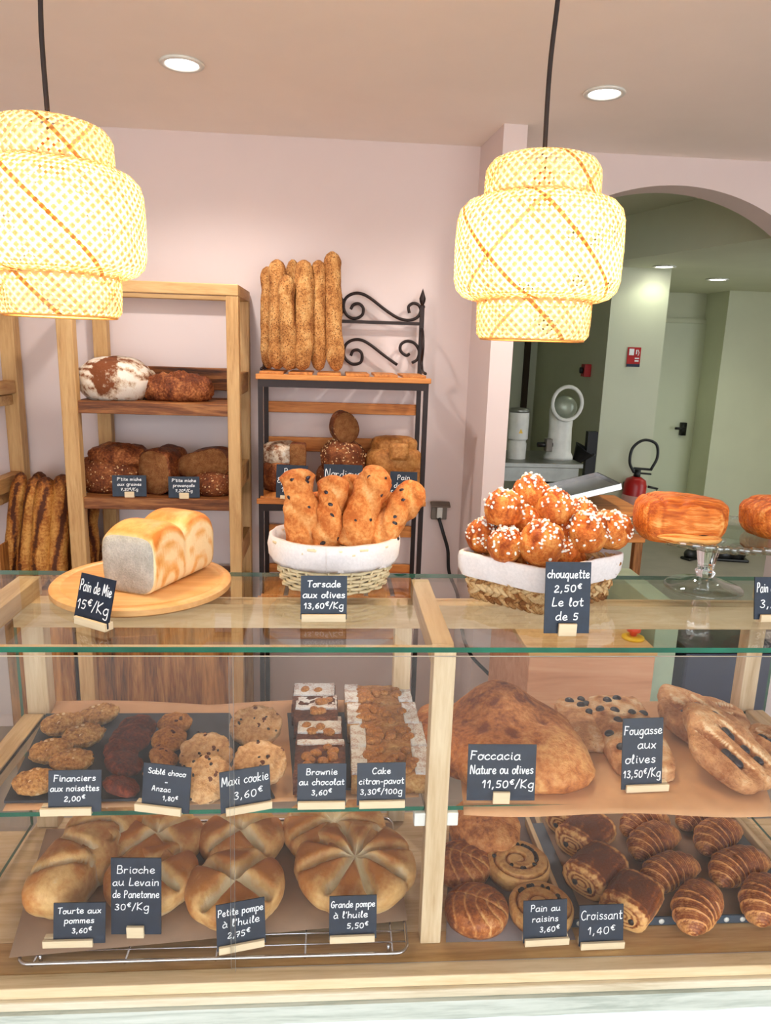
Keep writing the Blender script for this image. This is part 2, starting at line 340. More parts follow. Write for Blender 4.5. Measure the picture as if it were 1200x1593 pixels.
# ------------------------------------------------------------------ chalk-pen handwriting (single strokes, x-height 5, capitals 9)
GL = {
'a': (6, '5,4 3,5 1,4 0,2 1,0 3,0 5,2 5,5/5,5 5,1 6,0'), 'b': (5.5, '0,9 0,0/0,3 2,5 4,4 5,2 4,0 2,0 0,1'),
'c': (5, '4.5,4 3,5 1,4 0,2.5 1,.5 3,0 4.8,1'), 'd': (6, '5,4 3,5 1,4 0,2 1,0 3,0 5,2/5,9 5,1 6,0'),
'e': (5.2, '0,2.4 3,2.6 4.4,3.6 3.4,5 1.5,4.8 0,2.6 1,.5 3,0 5,1'), 'f': (4, '4,8.5 2.6,9 1.8,7 1.8,0/0,5 3.6,5'),
'g': (6, '5,4 3,5 1,4 0,2 1,.3 3,0 5,2 5,5/5,5 5,-2.5 3.5,-4 1,-3.2'), 'h': (5.5, '0,9 0,0/0,3 2,5 4,4.6 4.4,3 4.4,0'),
'i': (2.4, '1,5 1,1 1.8,0/1,7 1.1,7.3'), 'k': (5, '0,9 0,0/4,5 0,2.2 4.4,0'), 'l': (2.6, '0,2 1.6,6.5 1.2,9 .4,8 .4,1.5 1.4,0 2.2,.6'),
'm': (8, '0,5 0,0/0,3.5 1.6,5 3,4.4 3.2,0/3.2,3.4 5,5 6.6,4.4 6.9,0'), 'n': (5.4, '0,5 0,0/0,3.4 2,5 4,4.4 4.4,0'),
'o': (5.4, '2.5,5 .6,4.2 0,2.2 1,.2 3,0 4.6,1.6 4.4,4 2.5,5 3.4,4.4 5.4,4.6'), 'p': (5.5, '0,5 0,-4/0,3.4 2,5 4,4.6 4.8,2.6 3.8,.4 2,0 0,1'),
'q': (6, '5,4 3,5 1,4 0,2 1,.3 3,0 5,2/5,5 5,-4'), 'r': (4.2, '0,5 0,0/0,3 1.6,4.8 3.6,4.6'),
's': (4.6, '4,4.4 2.4,5 .8,4.2 1.2,3 3.4,2.2 4,1 2.4,0 .2,.6'), 't': (4, '1.6,8 1.6,1.2 2.6,0 3.8,.6/0,5.2 3.6,5.4'),
'u': (5.8, '0,5 0,1.4 1.4,0 3,.4 4.6,2.4/4.6,5 4.6,1 5.6,0'), 'v': (5, '0,5 2,0 4.4,5'), 'w': (7, '0,5 1.4,0 3.2,4 4.8,0 6.4,5'),
'x': (5, '0,5 4.4,0/4.4,5 0,0'), 'y': (5.2, '0,5 .4,2.4 2.2,1.6 4.4,3/4.6,5 4.4,-2 3,-4 .8,-3'), 'z': (5, '0,5 4.2,5 0,0 4.6,.2'),
'A': (7.4, '0,0 3,9 5.8,0/1.2,3 5,3.2'), 'B': (6.6, '0,9 0,0/0,9 3.6,9 4.6,7 3.4,5 0,4.8/3,5 5.4,3.6 5,1 3,0 0,0'),
'C': (6.4, '5.6,8 3.6,9 1.2,7.6 0,4.6 1,1.2 3.2,0 5.8,1.2'), 'E': (6, '5,8.8 2,9 .6,7 2.6,5 .4,3.4 .4,1 2.6,0 5.2,.8'),
'F': (6, '0,0 .4,9/0,9 5.4,8.6/.2,4.8 4,4.8'), 'G': (6.6, '5.4,8 3.4,9 1,7.4 0,4 1.2,.8 3.6,0 5.4,1.6 5.4,4 3,4'),
'K': (6.2, '0,9 0,0/5,9 0,4 5.4,0'), 'L': (5.6, '1.2,9 .4,1 1,0 5,.4'), 'M': (8.4, '0,0 .8,9 3.6,2 6.6,9 7.4,0'),
'N': (7.4, '0,0 .4,9 5.6,0 6,9'), 'P': (6, '.6,9 .4,0/0,8.4 3,9.2 5.2,7.4 4,4.8 .6,4.2'), 'R': (6.4, '.4,9 .2,0/.2,9 3.4,9 5,7 3.4,5 .4,4.6 5.4,0'),
'S': (6, '5,8 3.2,9 1,8 1,6 4,4.2 5,2.2 3.4,0 .4,1'), 'T': (6.4, '0,8.6 6,9/3,8.8 2.8,0'),
'0': (5.6, '2.4,7 .6,6 0,3.4 .8,.6 2.6,0 4.4,1.4 4.8,4 4,6.4 2.4,7'), '1': (3.8, '0,5 2.2,7.4 2.2,0'), '2': (5.4, '.4,5.6 1.6,7 3.6,6.6 3.8,4.6 0,0 4.8,.2'),
'3': (5.2, '.4,6.4 2.4,7 3.8,5.6 1.6,3.8 4,2.4 3.4,.4 1.4,0 0,.8'), '4': (5.6, '3.6,0 3.6,7 0,2.2 5,2.4'), '5': (5.4, '4.4,7 1,7 .6,4 3,4.2 4.2,2.4 3,.2 .2,.4'),
'6': (5.2, '3.8,7 1.2,5 0,2 1.6,0 3.8,.6 4.2,2.6 2.4,3.6 .2,2'), '7': (5, '0,6.8 4.4,7 1.6,0/1,3.4 4,3.6'), '8': (5.2, '2.4,3.8 .6,5.4 2.4,7 4,5.6 2.4,3.8 .2,1.8 2.2,0 4.4,1.6 2.4,3.8'),
',': (2.6, '1,.6 .2,-1.6'), "'": (2, '.8,9 .4,7'), '-': (4.4, '0,2.6 3.4,2.6'), '/': (4.4, '0,-1 3.6,8.6'), '~': (7, '0,2 1.6,3 3.4,2 5,3 6.4,2.4'),
'€': (4.6, '4,8.6 2.4,9 1,7.4 .8,5.6 2,4 4,4.4/0,7 3,7/0,6 2.8,6'), ' ': (3.6, ''),
}
GL['é'] = (GL['e'][0], GL['e'][1]+'/2,6.4 4,8'); GL['à'] = (GL['a'][0], GL['a'][1]+'/1.6,8 3.4,6.4'); GL['ç'] = (GL['c'][0], GL['c'][1]+'/2.4,0 3,-1.4 1.8,-2.2')

def text_strokes(s, seed=0):
    rnd = random.Random(hash_s(s)+seed); x = 0; out = []
    for ch in s:
        wd, g = GL[ch]
        dy = rnd.uniform(-.25, .25); k = rnd.uniform(.95, 1.06)
        for st in g.split('/'):
            if not st: continue
            pts = [tuple(float(q) for q in p.split(',')) for p in st.split()]
            out.append([(x+px*k+py_*.08, py_*k+dy) for px, py_ in pts])
        x += wd+1.5
    return out, max(.1, x-1.5)
def hash_s(s): return sum((i+3)*ord(c) for i, c in enumerate(s))

def lettering(lines, W, H, pen=.0016, top=.93, bottom=.06, fill=.92):
    """chalk-pen strokes in the x-z plane of a board W wide and H high, origin at its lower middle; lines = [(text, x_shift, scale)]"""
    mb = MB(); n = len(lines); step = H*(top-bottom)/n
    for i, ln in enumerate(lines):
        s, shift, k = (ln+(0, 1)[len(ln)-1:])[:3]
        st, wd = text_strokes(s)
        sy = step*.66/10*k; sx = min(sy*1.0, W*fill/wd)
        base = H*top-step*(i+1)+step*.24
        x0 = -wd*sx/2+shift*W
        for pts in st:
            pp = [Vector((x0+a*sx, 0, base+b_*sy)) for a, b_ in pts]
            pp = smooth_path(pp, 5) if len(pp) > 2 else pp
            L = []; N_ = len(pp)
            for j, p in enumerate(pp):
                t = (pp[min(j+1, N_-1)]-pp[max(j-1, 0)])
                t = t.normalized() if t.length > 1e-9 else Vector((1, 0, 0))
                q = Vector((-t.z, 0, t.x))*pen/2
                if j == 0: p = p-t*pen*.35
                if j == N_-1: p = p+t*pen*.35
                L += [p+q, p-q]
            o = len(mb.v)
            mb.add(L, [(2*j, 2*j+1, 2*j+3, 2*j+2) for j in range(N_-1)])
    return mb
# ------------------------------------------------------------------ the room
CEIL = 2.512; YW = 3.10
def sbox(name, mat, x0, x1, y0, y1, z0, z1, **k): return struct(MB().box(x0, x1, y0, y1, z0, z1).build(name, mat, smooth=False, **k))
sbox('floor', M['floor'], -3.0, 4.9, -3.4, 7.6, -.1, 0)
sbox('pavement', plain('pale pavement', (190, 186, 178), .8), -9, 9, -12, -3.4, -.12, -.01)  # unseen ground, added pale to bounce daylight up to the ceiling
sbox('ceiling', M['ceil'], -3.0, 4.9, -2.2, YW+.16, CEIL, CEIL+.1)
sbox('wall_back', M['wall'], -3.0, .60, YW, YW+.14, 0, CEIL)
sbox('wall_left', M['wall'], -3.0, -2.5, -2.2, YW, 0, CEIL)
sbox('wall_right', M['wall'], 3.3, 3.44, -2.2, YW, 0, CEIL)
# short return wall beside the arch
struct(MB().prism([(.590, 2.79), (.676, 2.79), (.676, YW+.14), (.556, YW+.14)], 0, CEIL).build('wall_return', M['wall'], smooth=False))
# arch wall: everything outside the opening
AC, AR, AZ0 = 1.40, .88, 2.405-.88
JL, JR = .74, 2.10
poly = [(.676, 0), (JL, 0)]
a0 = math.acos((JL-AC)/AR); a1 = math.acos((JR-AC)/AR)
arc = [(AC+AR*cos(a0+(a1-a0)*i/40), AZ0+AR*sin(a0+(a1-a0)*i/40)) for i in range(41)]
mb = MB()
def quad_strip(top, bot):            # front+back+soffit of the wall above the arc
    for i in range(len(bot)-1):
        (xa, za), (xb, zb) = bot[i], bot[i+1]
        vs = [(xa, YW, za), (xb, YW, zb), (xb, YW, top), (xa, YW, top), (xa, YW+.15, za), (xb, YW+.15, zb), (xb, YW+.15, top), (xa, YW+.15, top)]
        mb.add(vs, [(0, 1, 2, 3), (5, 4, 7, 6), (0, 4, 5, 1), (3, 2, 6, 7)])
quad_strip(CEIL, arc)
mb.box(.60, JL, YW, YW+.15, 0, CEIL); mb.box(JR, 3.5, YW, YW+.15, 0, CEIL)
struct(mb.build('wall_arch', M['wall'], smooth=False))

# kitchen behind the arch
KZ = 2.30
sbox('wall_kitchen_back', M['kwall'], .3, 4.9, 6.75, 6.9, 0, 2.75)
sbox('wall_kitchen_left', M['kwall'], .36, .48, YW+.15, 6.75, 0, 2.75)
sbox('wall_kitchen_right', M['kwall'], 4.7, 4.85, YW+.15, 6.75, 0, 2.75)
sbox('ceiling_kitchen', M['kwall'], .3, 4.9, YW+.15, 6.9, 2.56, 2.66)
# lower ceiling beyond a slanting step
struct(MB().prism([(.48, 6.75), (.48, 6.3), (1.777, 4.658), (2.2, 2.95+.35), (4.7, 3.3), (4.7, 6.75)], KZ, 2.56).build('ceiling_lowered', M['kwall'], smooth=False))
sbox('wall_sign', M['kwall'], 1.865, 2.262, 5.0, 6.75, 0, KZ)
sbox('wall_corner', M['kwall'], 3.42, 4.7, 6.36, 6.75, 0, KZ)
# doorway opening, its shade painted as a dark solid panel, and door
sbox('doorway_shade', plain('painted doorway shade', (58, 44, 30), .9), 1.74, 1.79, 6.70, 6.745, 0, 2.06)
d1 = struct(MB().box(2.86, 3.44, 6.70, 6.74, 0, 2.03).build('door_1', plain('grey green door', (200, 204, 178), .5, nsc=3, namp=.02), smooth=False, bevel=.003))
MB().box(2.98-.16, 2.86, 6.71, 6.75, 0, 2.07).box(2.82, 3.5, 6.71, 6.75, 2.03, 2.07).build('door_frame', M['kwall'], d1, smooth=False)
mb = MB(); mb.box(3.28, 3.33, 6.66, 6.70, 1.0, 1.12); mb.tube([(3.30, 6.66, 1.07), (3.30, 6.62, 1.07), (3.20, 6.62, 1.07)], .012)
P('dark lever handle', mb.build('door_handle', M['black'], d1))

# recessed ceiling downlights
def downlight(label, p, r, power, colr, group='recessed downlights in the shop ceiling', nm='ceiling_downlight'):
    t = thing(nm, label, 'ceiling light', p, group=group)
    MB().lathe([(r*.98, .004), (r*1.32, -.001), (r*1.38, -.004), (r*1.32, -.008), (r*1.05, -.008), (r*.98, -.002)], 40, close=True).build('trim_ring', M['white'], t)
    MB().lathe([(0, -.003), (r*.98, -.003), (r*.98, .002), (0, .002)], 32).build('diffuser', M['led'], t)
    ld = bpy.data.lights.new('downlight_lamp', 'SPOT'); ld.energy = power; ld.color = colr; ld.spot_size = radians(150); ld.spot_blend = .6; ld.shadow_soft_size = r
    lo = bpy.data.objects.new('downlight_lamp', ld); COL.objects.link(lo); lo.parent = t; lo.location = (0, 0, -.02)
    return t
downlight('round white downlight in the ceiling nearer the baguette rack', pz(283, 97, CEIL), .047, DOWN_POWER*6, (1, .95, .92))
downlight('round white downlight in the ceiling nearer the arch', pz(941, 143, CEIL), .047, DOWN_POWER*6, (1, .95, .88))
kd1 = pz(1034, 414, KZ); kd2 = pz(1117, 434, KZ)
downlight('small bright downlight in the kitchen ceiling nearer the arch', kd1, .055, KITCHEN_POWER*.6, (.93, 1, .78), 'downlights in the kitchen ceiling')
downlight('small bright downlight deep in the kitchen ceiling by the door', kd2, .06, KITCHEN_POWER*2.0, (.93, 1, .78), 'downlights in the kitchen ceiling')

downlight('added unseen fill downlight in the kitchen ceiling beyond the arch jamb', Vector((3.6, 4.7, KZ)), .06, KITCHEN_POWER*3, (.93, 1, .78), 'downlights in the kitchen ceiling')  # unseen lamp, added to fill the kitchen with more even light
# ------------------------------------------------------------------ pendants
def weave(prof, n, strip, turns, off=.0012, seg=14):
    """diagonal bamboo strips over a turned outline, both ways"""
    mb = MB(); rnd = random.Random(n)
    L = [0]
    for i in range(1, len(prof)): L.append(L[-1]+sqrt((prof[i][0]-prof[i-1][0])**2+(prof[i][1]-prof[i-1][1])**2))
    def at(u):
        s = u*L[-1]
        for i in range(1, len(prof)):
            if s <= L[i] or i == len(prof)-1:
                k = (s-L[i-1])/max(1e-9, L[i]-L[i-1])
                r = prof[i-1][0]+(prof[i][0]-prof[i-1][0])*k; z = prof[i-1][1]+(prof[i][1]-prof[i-1][1])*k
                dr, dz = prof[i][0]-prof[i-1][0], prof[i][1]-prof[i-1][1]; l = sqrt(dr*dr+dz*dz)
                return r, z, -dz/l, dr/l
    rmax = max(p[0] for p in prof)
    for sgn in (1, -1):
        for k in range(n):
            vs = []; tn = []; tk = rnd.choice((.35, .5, .6, .7, .75, .8)) if rnd.random() > .04 else .1
            for j in range(seg+1):
                u = j/seg; r, z, nr, nz_ = at(u)
                th = 2*pi*k/n + sgn*turns*2*pi*u
                o = off*(sgn)*(1 if (j % 2 == 0) else 1)
                hw = strip/2/rmax*(1 if True else 1)
                for q in (-hw, hw):
                    tn.append(tk)
                    vs.append(((r+nr*o)*cos(th+q), (r+nr*o)*sin(th+q), z+nz_*o))
            mb.add(vs, [(2*j, 2*j+1, 2*j+3, 2*j+2) for j in range(seg)], tn)
    return mb
M['cane'] = plain('cane rim', (224, 160, 84), .6)
def pendant(label, x, y, ztop):
    t = thing('pendant_lamp', label, 'pendant lamp', (x, y, ztop), group='woven pendant lamps over the counter'); S = .925
    h = CEIL-ztop
    MB().lathe([(.0, h), (.05, h), (.05, h-.02), (.012, h-.03), (0, h-.03)], 24).build('ceiling_rose', M['white'], t)
    MB().tube(smooth_path([(0, 0, h-.02), (.004, 0, h*.6), (-.002, 0, h*.3), (0, 0, -.02)], 6), .0042, 8).build('cord', plain('brown flex', (34, 22, 20), .6), t)
    MB().lathe([(0, -.02), (.012, -.02), (.02, -.03), (.021, -.085), (.017, -.095), (0, -.095)], 20).build('lamp_holder', plain('brown lamp holder', (120, 60, 20), .5), t)
    MB().ball((0, 0, -.155), .052, .052, .058, 14, 8).build('bulb', M['bulb'], t)
    def tier(name, pr, n, tu, rims):
        pr = [(r*S, z*S) for r, z in pr]; rims = [(r*S, z*S) for r, z in rims]
        o = weave(pr, n, .0099, tu).build(name, M['bamboo'], t)
        for r, z in rims: MB().tube([(r*cos(2*pi*i/48), r*sin(2*pi*i/48), z) for i in range(48)], .0022, 6, closed=True).build('rim', M['cane'], o)
    tier('upper_tier', [(.035, .002), (.080, -.002), (.098, -.010), (.107, -.026), (.108, -.05), (.108, -.088)], 40, .22, [(.035, .002), (.108, -.088)])
    tier('middle_tier', [(.105, -.074), (.132, -.078), (.150, -.092), (.1565, -.112), (.159, -.16), (.158, -.225), (.152, -.245), (.135, -.258), (.106, -.262)], 56, .26, [(.105, -.074), (.106, -.262)])
    tier('lower_tier', [(.110, -.250), (.110, -.275), (.1095, -.305), (.108, -.325), (.100, -.334)], 40, .13, [(.110, -.250), (.100, -.334)])
    return t
pendant('stepped woven bamboo pendant hanging over the square bread loaf', -.478, 1.35, 2.066)
pendant('stepped woven bamboo pendant hanging over the sugared choux basket', .360, 1.35, 2.052)

# ------------------------------------------------------------------ socket on the wall
t = thing('wall_socket', 'grey weatherproof socket with raised flap on the wall beside the iron rack', 'socket', py(683, 790, YW))
MB().box(-.034, .034, -.018, 0, -.05, .03).build('base_plate', M['grey'], t, smooth=False, bevel=.004)
MB().box(-.042, .042, -.055, -.012, .034, .042, rot=Matrix.Rotation(.35, 3, 'X')).build('flap', plain('taupe flap', (98, 86, 76), .5), t, smooth=False, bevel=.003)
MB().box(-.012, .012, -.035, -.018, -.04, .01).build('plug', M['white'], t, smooth=False, bevel=.003)
pts = [py(683, 806, 3.06), py(690, 830, 3.05), py(697, 856, 3.05), py(699, 890, 3.05), py(712, 925, 3.03), py(716, 960, 3.03), py(720, 985, 2.9), py(724, 1000, 2.74), py(735, 1022, 2.72), py(760, 1048, 2.70), py(772, 1062, 2.69), py(778, 1110, 2.68)]
tag(MB().tube(smooth_path(pts, 8), .0075, 8).build('power_cable', M['black']), 'black power cable running down the wall from the grey socket', 'cable')
# ------------------------------------------------------------------ kitchen furniture beyond the arch
# steel table with two machines
TZ = 1.02; TY = 4.45
p0 = py(788, 722, TY); p1 = py(908, 722, TY); TZ = p1.z
t = thing('steel_table', 'stainless steel kitchen table under the white machines behind the arch', 'table', (p0.x-.3, TY, 0))
W_ = p1.x-p0.x+.3
MB().box(0, W_, 0, .6, TZ-.03, TZ).build('table_top', M['steelm'], t, smooth=False, bevel=.004)
MB().box(.0, W_-.02, .02, .05, TZ-.12, TZ-.03).build('apron', M['steelm'], t, smooth=False)
for x in (.05, W_-.06):
    for y in (.06, .54): MB().tube([(x, y, 0), (x, y, TZ-.03)], .02, 10).build('leg', M['black'], t)
# round white canister machine
c = py(803, 715, TY+.2)
t = thing('kitchen_canister', 'white cylindrical kitchen machine with a yellow warning sticker on the steel table', 'kitchen machine', (c.x, c.y, TZ))
MB().lathe([(0, 0), (.06, 0), (.062, .1), (.055, .11), (.055, .12), (.066, .13), (.066, .30), (0, .30)], 32).build('body', M['white'], t, auto=40)
MB().lathe([(0, .30), (.062, .30), (.066, .31), (.06, .325), (0, .33)], 32).build('lid', M['steelm'], t)
MB().add([(-.012, -.068, .17), (.016, -.068, .17), (.002, -.068, .20)], [(0, 1, 2)]).add([(-.012, -.064, .17), (.016, -.064, .17), (.002, -.064, .20)], [(0, 2, 1)]).build('warning_sticker', M['yellow'], t, smooth=False)
# mixer with a round guard
c = py(868, 716, TY+.2)
t = thing('stand_mixer', 'white dough mixer with a round clear guard on the steel table', 'mixer', (c.x, c.y, TZ))
MB().lathe([(0, 0), (.10, 0), (.10, .02), (.085, .05), (.078, .2), (.085, .32), (.07, .37), (0, .38)], 28, sx=.95, sy=.8).build('column', M['white'], t)
MB().tube([(.0+.095*cos(a*pi/12), -.10, .37+.105*sin(a*pi/12)) for a in range(24)], .012, 8, closed=True).build('guard_ring', M['white'], t)
MB().ball((0, -.04, .34), .085, .06, .075, 20, 12).build('bowl', plain('dull steel bowl', (150, 158, 140), .35, .3), t)
MB().tube([(-.16, -.06, .10), (-.06, -.05, .10)], .016, 10).build('crank_handle', M['black'], t)
MB().box(-.11, -.07, -.09, -.03, .06, .14).build('control_box', M['grey'], t, smooth=False, bevel=.004)
# dark ladle-like scoop against the wall
c = py(921, 712, 4.9)
t = thing('dark_funnel', 'dark grey funnel hanging beside the kitchen wall with the red sign', 'funnel', (c.x-.09, 4.9, c.z))
MB().lathe([(.02, -.12), (.03, -.03), (.075, .07), (.08, .075), (.07, .07), (.02, -.03)], 24, close=True).build('cone', M['black'], t, rot=(.2, .5, 0))
MB().box(.05, .12, .0, .05, -.42, .18).build('bracket', M['black'], t, smooth=False)
# red emergency switch on the wall
c = py(931, 577, 5.25); 
t = thing('emergency_switch', 'small red switch box high on the kitchen wall beside the red sign', 'switch', (1.862, 5.3, c.z))
MB().box(-.05, 0, -.04, .04, -.045, .045).build('box', M['red'], t, smooth=False, bevel=.004)
MB().lathe([(0, 0), (.022, 0), (.022, .02), (0, .022)], 16).build('push_button', M['black'], t, loc=(-.05, 0, 0), rot=(0, -pi/2, 0))
# fire sign
c = (py(977, 542, 4.99)+py(996, 569, 4.99))/2
t = thing('fire_sign', 'small red and white fire equipment sign on the pale kitchen wall', 'sign', (c.x, 4.995, c.z))
hw, hh = .047, .066
MB().box(-hw, hw, -.004, 0, -hh, hh).build('sign_plate', M['red'], t, smooth=False)
mb = MB(); mb.box(-.036, -.002, -.006, -.004, .012, .056); mb.box(.008, .036, -.006, -.004, -.03, -.02); mb.box(.008, .038, -.006, -.004, -.012, -.004)
mb.box(.012, .02, -.006, -.004, .02, .05); mb.tube([(.028, -.005, .01), (.034, -.005, .03), (.024, -.005, .05)], .003, 6)
mb.build('pictogram', M['chalk'], t, smooth=False)
MB().box(-hw, hw, -.006, -.004, -hh, -.046).build('lower_strip', M['navy'], t, smooth=False)
# fire extinguisher
c = py(984, 745, 4.9)
t = thing('fire_extinguisher', 'red fire extinguisher with a black hose loop below the red sign', 'fire extinguisher', (c.x, 4.885, .50), rot=(0, .06, 0))
zt = c.z-.5+.02
MB().lathe([(0, 0), (.07, 0), (.078, .012), (.078, zt-.06), (.066, zt-.02), (.03, zt), (0, zt)], 32).build('cylinder', M['red'], t, auto=50)
MB().lathe([(.0785, zt-.28), (.0795, zt-.28), (.0795, zt-.13), (.0785, zt-.13)], 32, close=True).build('label_band', plain('cream label', (200, 150, 140), .5), t)
MB().lathe([(0, zt-.01), (.024, zt-.01), (.022, zt+.05), (0, zt+.05)], 16).build('valve', M['black'], t)
mb = MB(); mb.box(-.03, .10, -.012, .012, zt+.05, zt+.065); mb.box(.0, .10, -.01, .01, zt+.02, zt+.032, rot=None); mb.build('grip', M['black'], t, smooth=False, bevel=.003)
hp = smooth_path([(-.03, -.01, zt+.03), (-.075, -.02, zt+.10), (-.07, -.02, zt+.20), (.0, -.02, zt+.26), (.09, -.02, zt+.24), (.115, -.02, zt+.15), (.085, -.02, zt+.06)], 8)
MB().tube(hp, .010, 10).build('hose', M['black'], t)
MB().box(-.04, .04, .07, .115, zt-.12, zt-.06).build('wall_bracket', M['black'], t, smooth=False)
MB().tube([(.06, -.03, zt-.13), (.14, -.03, zt-.11), (.15, -.03, zt-.07), (.08, -.03, zt-.06)], .009, 8).build('nozzle', M['black'], t)
# shoes on the kitchen floor
for i, (px_, py__) in enumerate(((1082, 868), (1135, 872))):
    c = pz(px_, py__, 0)
    t = thing('work_shoe', ['black work shoe on the kitchen floor under the glass cake stand', 'black work shoe on the kitchen floor under the second chocolate pastry'][i], 'shoe', (c.x, c.y, 0), rz=[.5, -.2][i], group='black shoes on the kitchen floor')
    MB().box(-.15, .15, -.05, .05, 0, .025).build('sole', M['black'], t, smooth=False, bevel=.01)
    MB().ball((-.06, 0, .05), .09, .05, .05, 16, 10).ball((.05, 0, .08), .085, .048, .085, 16, 10).build('upper', M['black'], t)
# wooden side cabinet in front of the arch
pa = py(925, 797, 2.55); pb = py(1010, 797, 2.55)
t = thing('side_cabinet', 'low orange wood cabinet behind the choux basket', 'cabinet', (pb.x, 2.55, 0))
zt = pa.z
MB().box(-.36, 0, 0, .34, zt-.115, zt).build('drawer_box', M['pine'], t, smooth=False, bevel=.004)
for x in (-.345, -.03):
    for y in (.02, .3): MB().box(x, x+.03, y, y+.03, 0, zt-.115).build('leg', M['acaciaZ'], t, smooth=False)
MB().box(-.33, -.03, .03, .3, .50, .52).build('lower_shelf', M['pine'], t, smooth=False)
mb = MB(); mb.box(-.30, -.12, .04, .26, .521, .72)
tag(mb.build('storage_box', M['black'], None, smooth=False, bevel=.01, loc=(pb.x, 2.55, 0)), 'black box on the lower shelf of the orange wood cabinet', 'box')
# steel tray leaning up on the cabinet
a = py(880, 786, 2.56); b_ = py(964, 766, 2.56)
t = thing('steel_tray', 'shallow steel tray tilted on the orange wood cabinet behind the choux buns', 'tray', (a.x-.08, 2.60, zt+.001), rot=(0, -.0, 0))
rt = Matrix.Rotation(-atan2(b_.z-a.z, b_.x-a.x), 3, 'Y')
mb = MB(); mb.box(0, .31, 0, .25, 0, .004, rot=rt); mb.build('pan', M['steelm'], t, smooth=False)
mb = MB(); mb.box(0, .31, -.004, 0, 0, .022, rot=rt); mb.box(0, .31, .25, .254, 0, .022, rot=rt); mb.box(-.004, 0, 0, .25, 0, .022, rot=rt); mb.box(.31, .314, 0, .25, 0, .022, rot=rt); mb.build('lip', M['steel'], t, smooth=False)

# slicer cabinet behind the counter, with a red stop button
q0 = py(825, 1012, 1.95); q1 = py(1022, 1010, 1.95)
zt = q0.z
t = thing('bread_slicer', 'waist-high veneered machine cabinet with a red stop button behind the counter', 'machine', (q0.x, 1.95, 0))
wd = q1.x-q0.x
MB().box(0, wd, 0, .5, 0, zt-.02).build('body', M['brownbox'], t, smooth=False, bevel=.004)
MB().box(-.004, wd+.004, -.004, .5, zt-.02, zt).build('top', wood('marbled top', (220, 186, 132), (204, 164, 108), (176, 132, 80), 'X'), t, smooth=False, bevel=.003)
bp = pz(985, 993, zt)-Vector((q0.x, 1.95, 0))
MB().lathe([(0, 0), (.034, 0), (.034, .006), (.018, .010), (0, .010)], 24).build('button_plate', M['yellow'], t, loc=bp)
MB().lathe([(0, .01), (.010, .01), (.012, .022), (.021, .024), (.022, .034), (.016, .040), (0, .041)], 24).build('stop_button', plain('red mushroom button', (226, 60, 24), .35), t, loc=bp)
q = py(1026, 1030, 2.0)
t = thing('machine_side_panel', 'pale sage green panel standing beside the veneered machine cabinet', 'panel', (q.x, 2.05, 0))
MB().box(0, .075, 0, .4, 0, q.z+.16).build('panel', M['sage'], t, smooth=False, bevel=.003)
q = py(1066, 1030, 2.1)
t = thing('storage_bin', 'dark blue storage bin behind the counter beside the sage panel', 'bin', (q.x, 2.1, 0))
MB().box(0, .30, 0, .35, 0, q.z+.03).build('body', M['navy'], t, smooth=False, bevel=.01)
MB().box(-.008, .308, -.008, .358, q.z+.03, q.z+.05).build('lid', M['black'], t, smooth=False, bevel=.006)
# ------------------------------------------------------------------ golden wooden shelf unit
YF, YR = 2.72, 3.085
t = thing('wooden_shelf_unit', 'golden wooden shelf unit holding the dark country loaves', 'shelf unit', (-.66, 2.9, 0))
O = Vector((-.66, 2.9, 0))
def ubox(name, mat, x0, x1, y0, y1, z0, z1, par=None, bev=.003): return MB().box(x0-O.x, x1-O.x, y0-O.y, y1-O.y, z0, z1).build(name, mat, par or t, smooth=False, bevel=bev)
XA, XB = -.99, -.345
UT = 1.925
ubox('post', M['unitZ'], XA+.005, XA+.062, YF, YF+.045, .0, UT-.04)
ubox('post', M['unitZ'], XB-.045, XB, YF, YF+.045, .0, UT-.04)
ubox('post', M['unitZ'], XA+.03, XA+.085, YR-.045, YR, .0, UT-.04)
ubox('post', M['unitZ'], XB-.045, XB, YR-.045, YR, .0, UT-.04)
ubox('top_frame', M['unitX'], XA, XB, YF-.002, YF+.05, UT-.04, UT)
ubox('top_frame', M['unitX'], XA, XB, YR-.05, YR, UT-.04, UT)
for x in (XA, XB-.045): ubox('top_side_rail', M['unitY'], x, x+.045, YF+.05, YR-.05, UT-.04, UT)
for zt in (1.500, 1.142):
    s = ubox('shelf', M['acacia'], XA+.045, XB-.04, YF+.012, YR-.03, zt-.045, zt)
    ubox('back_board', M['acacia'], XA+.05, XB-.03, YR-.03, YR-.012, zt+.03, zt+.12)
    ubox('side_rail', M['unitY'], XB-.03, XB-.005, YF+.045, YR-.045, zt+.03, zt+.11)
ubox('side_rail', M['unitY'], XB-.03, XB-.005, YF+.045, YR-.045, .88, .96)
ubox('lower_shelf', M['acacia'], XA+.045, XB-.04, YF+.02, YR-.03, .74, .78)
ubox('base_cabinet', M['acaciaZ'], XA+.005, XB-.03, YF+.046, YR-.03, .02, .735)

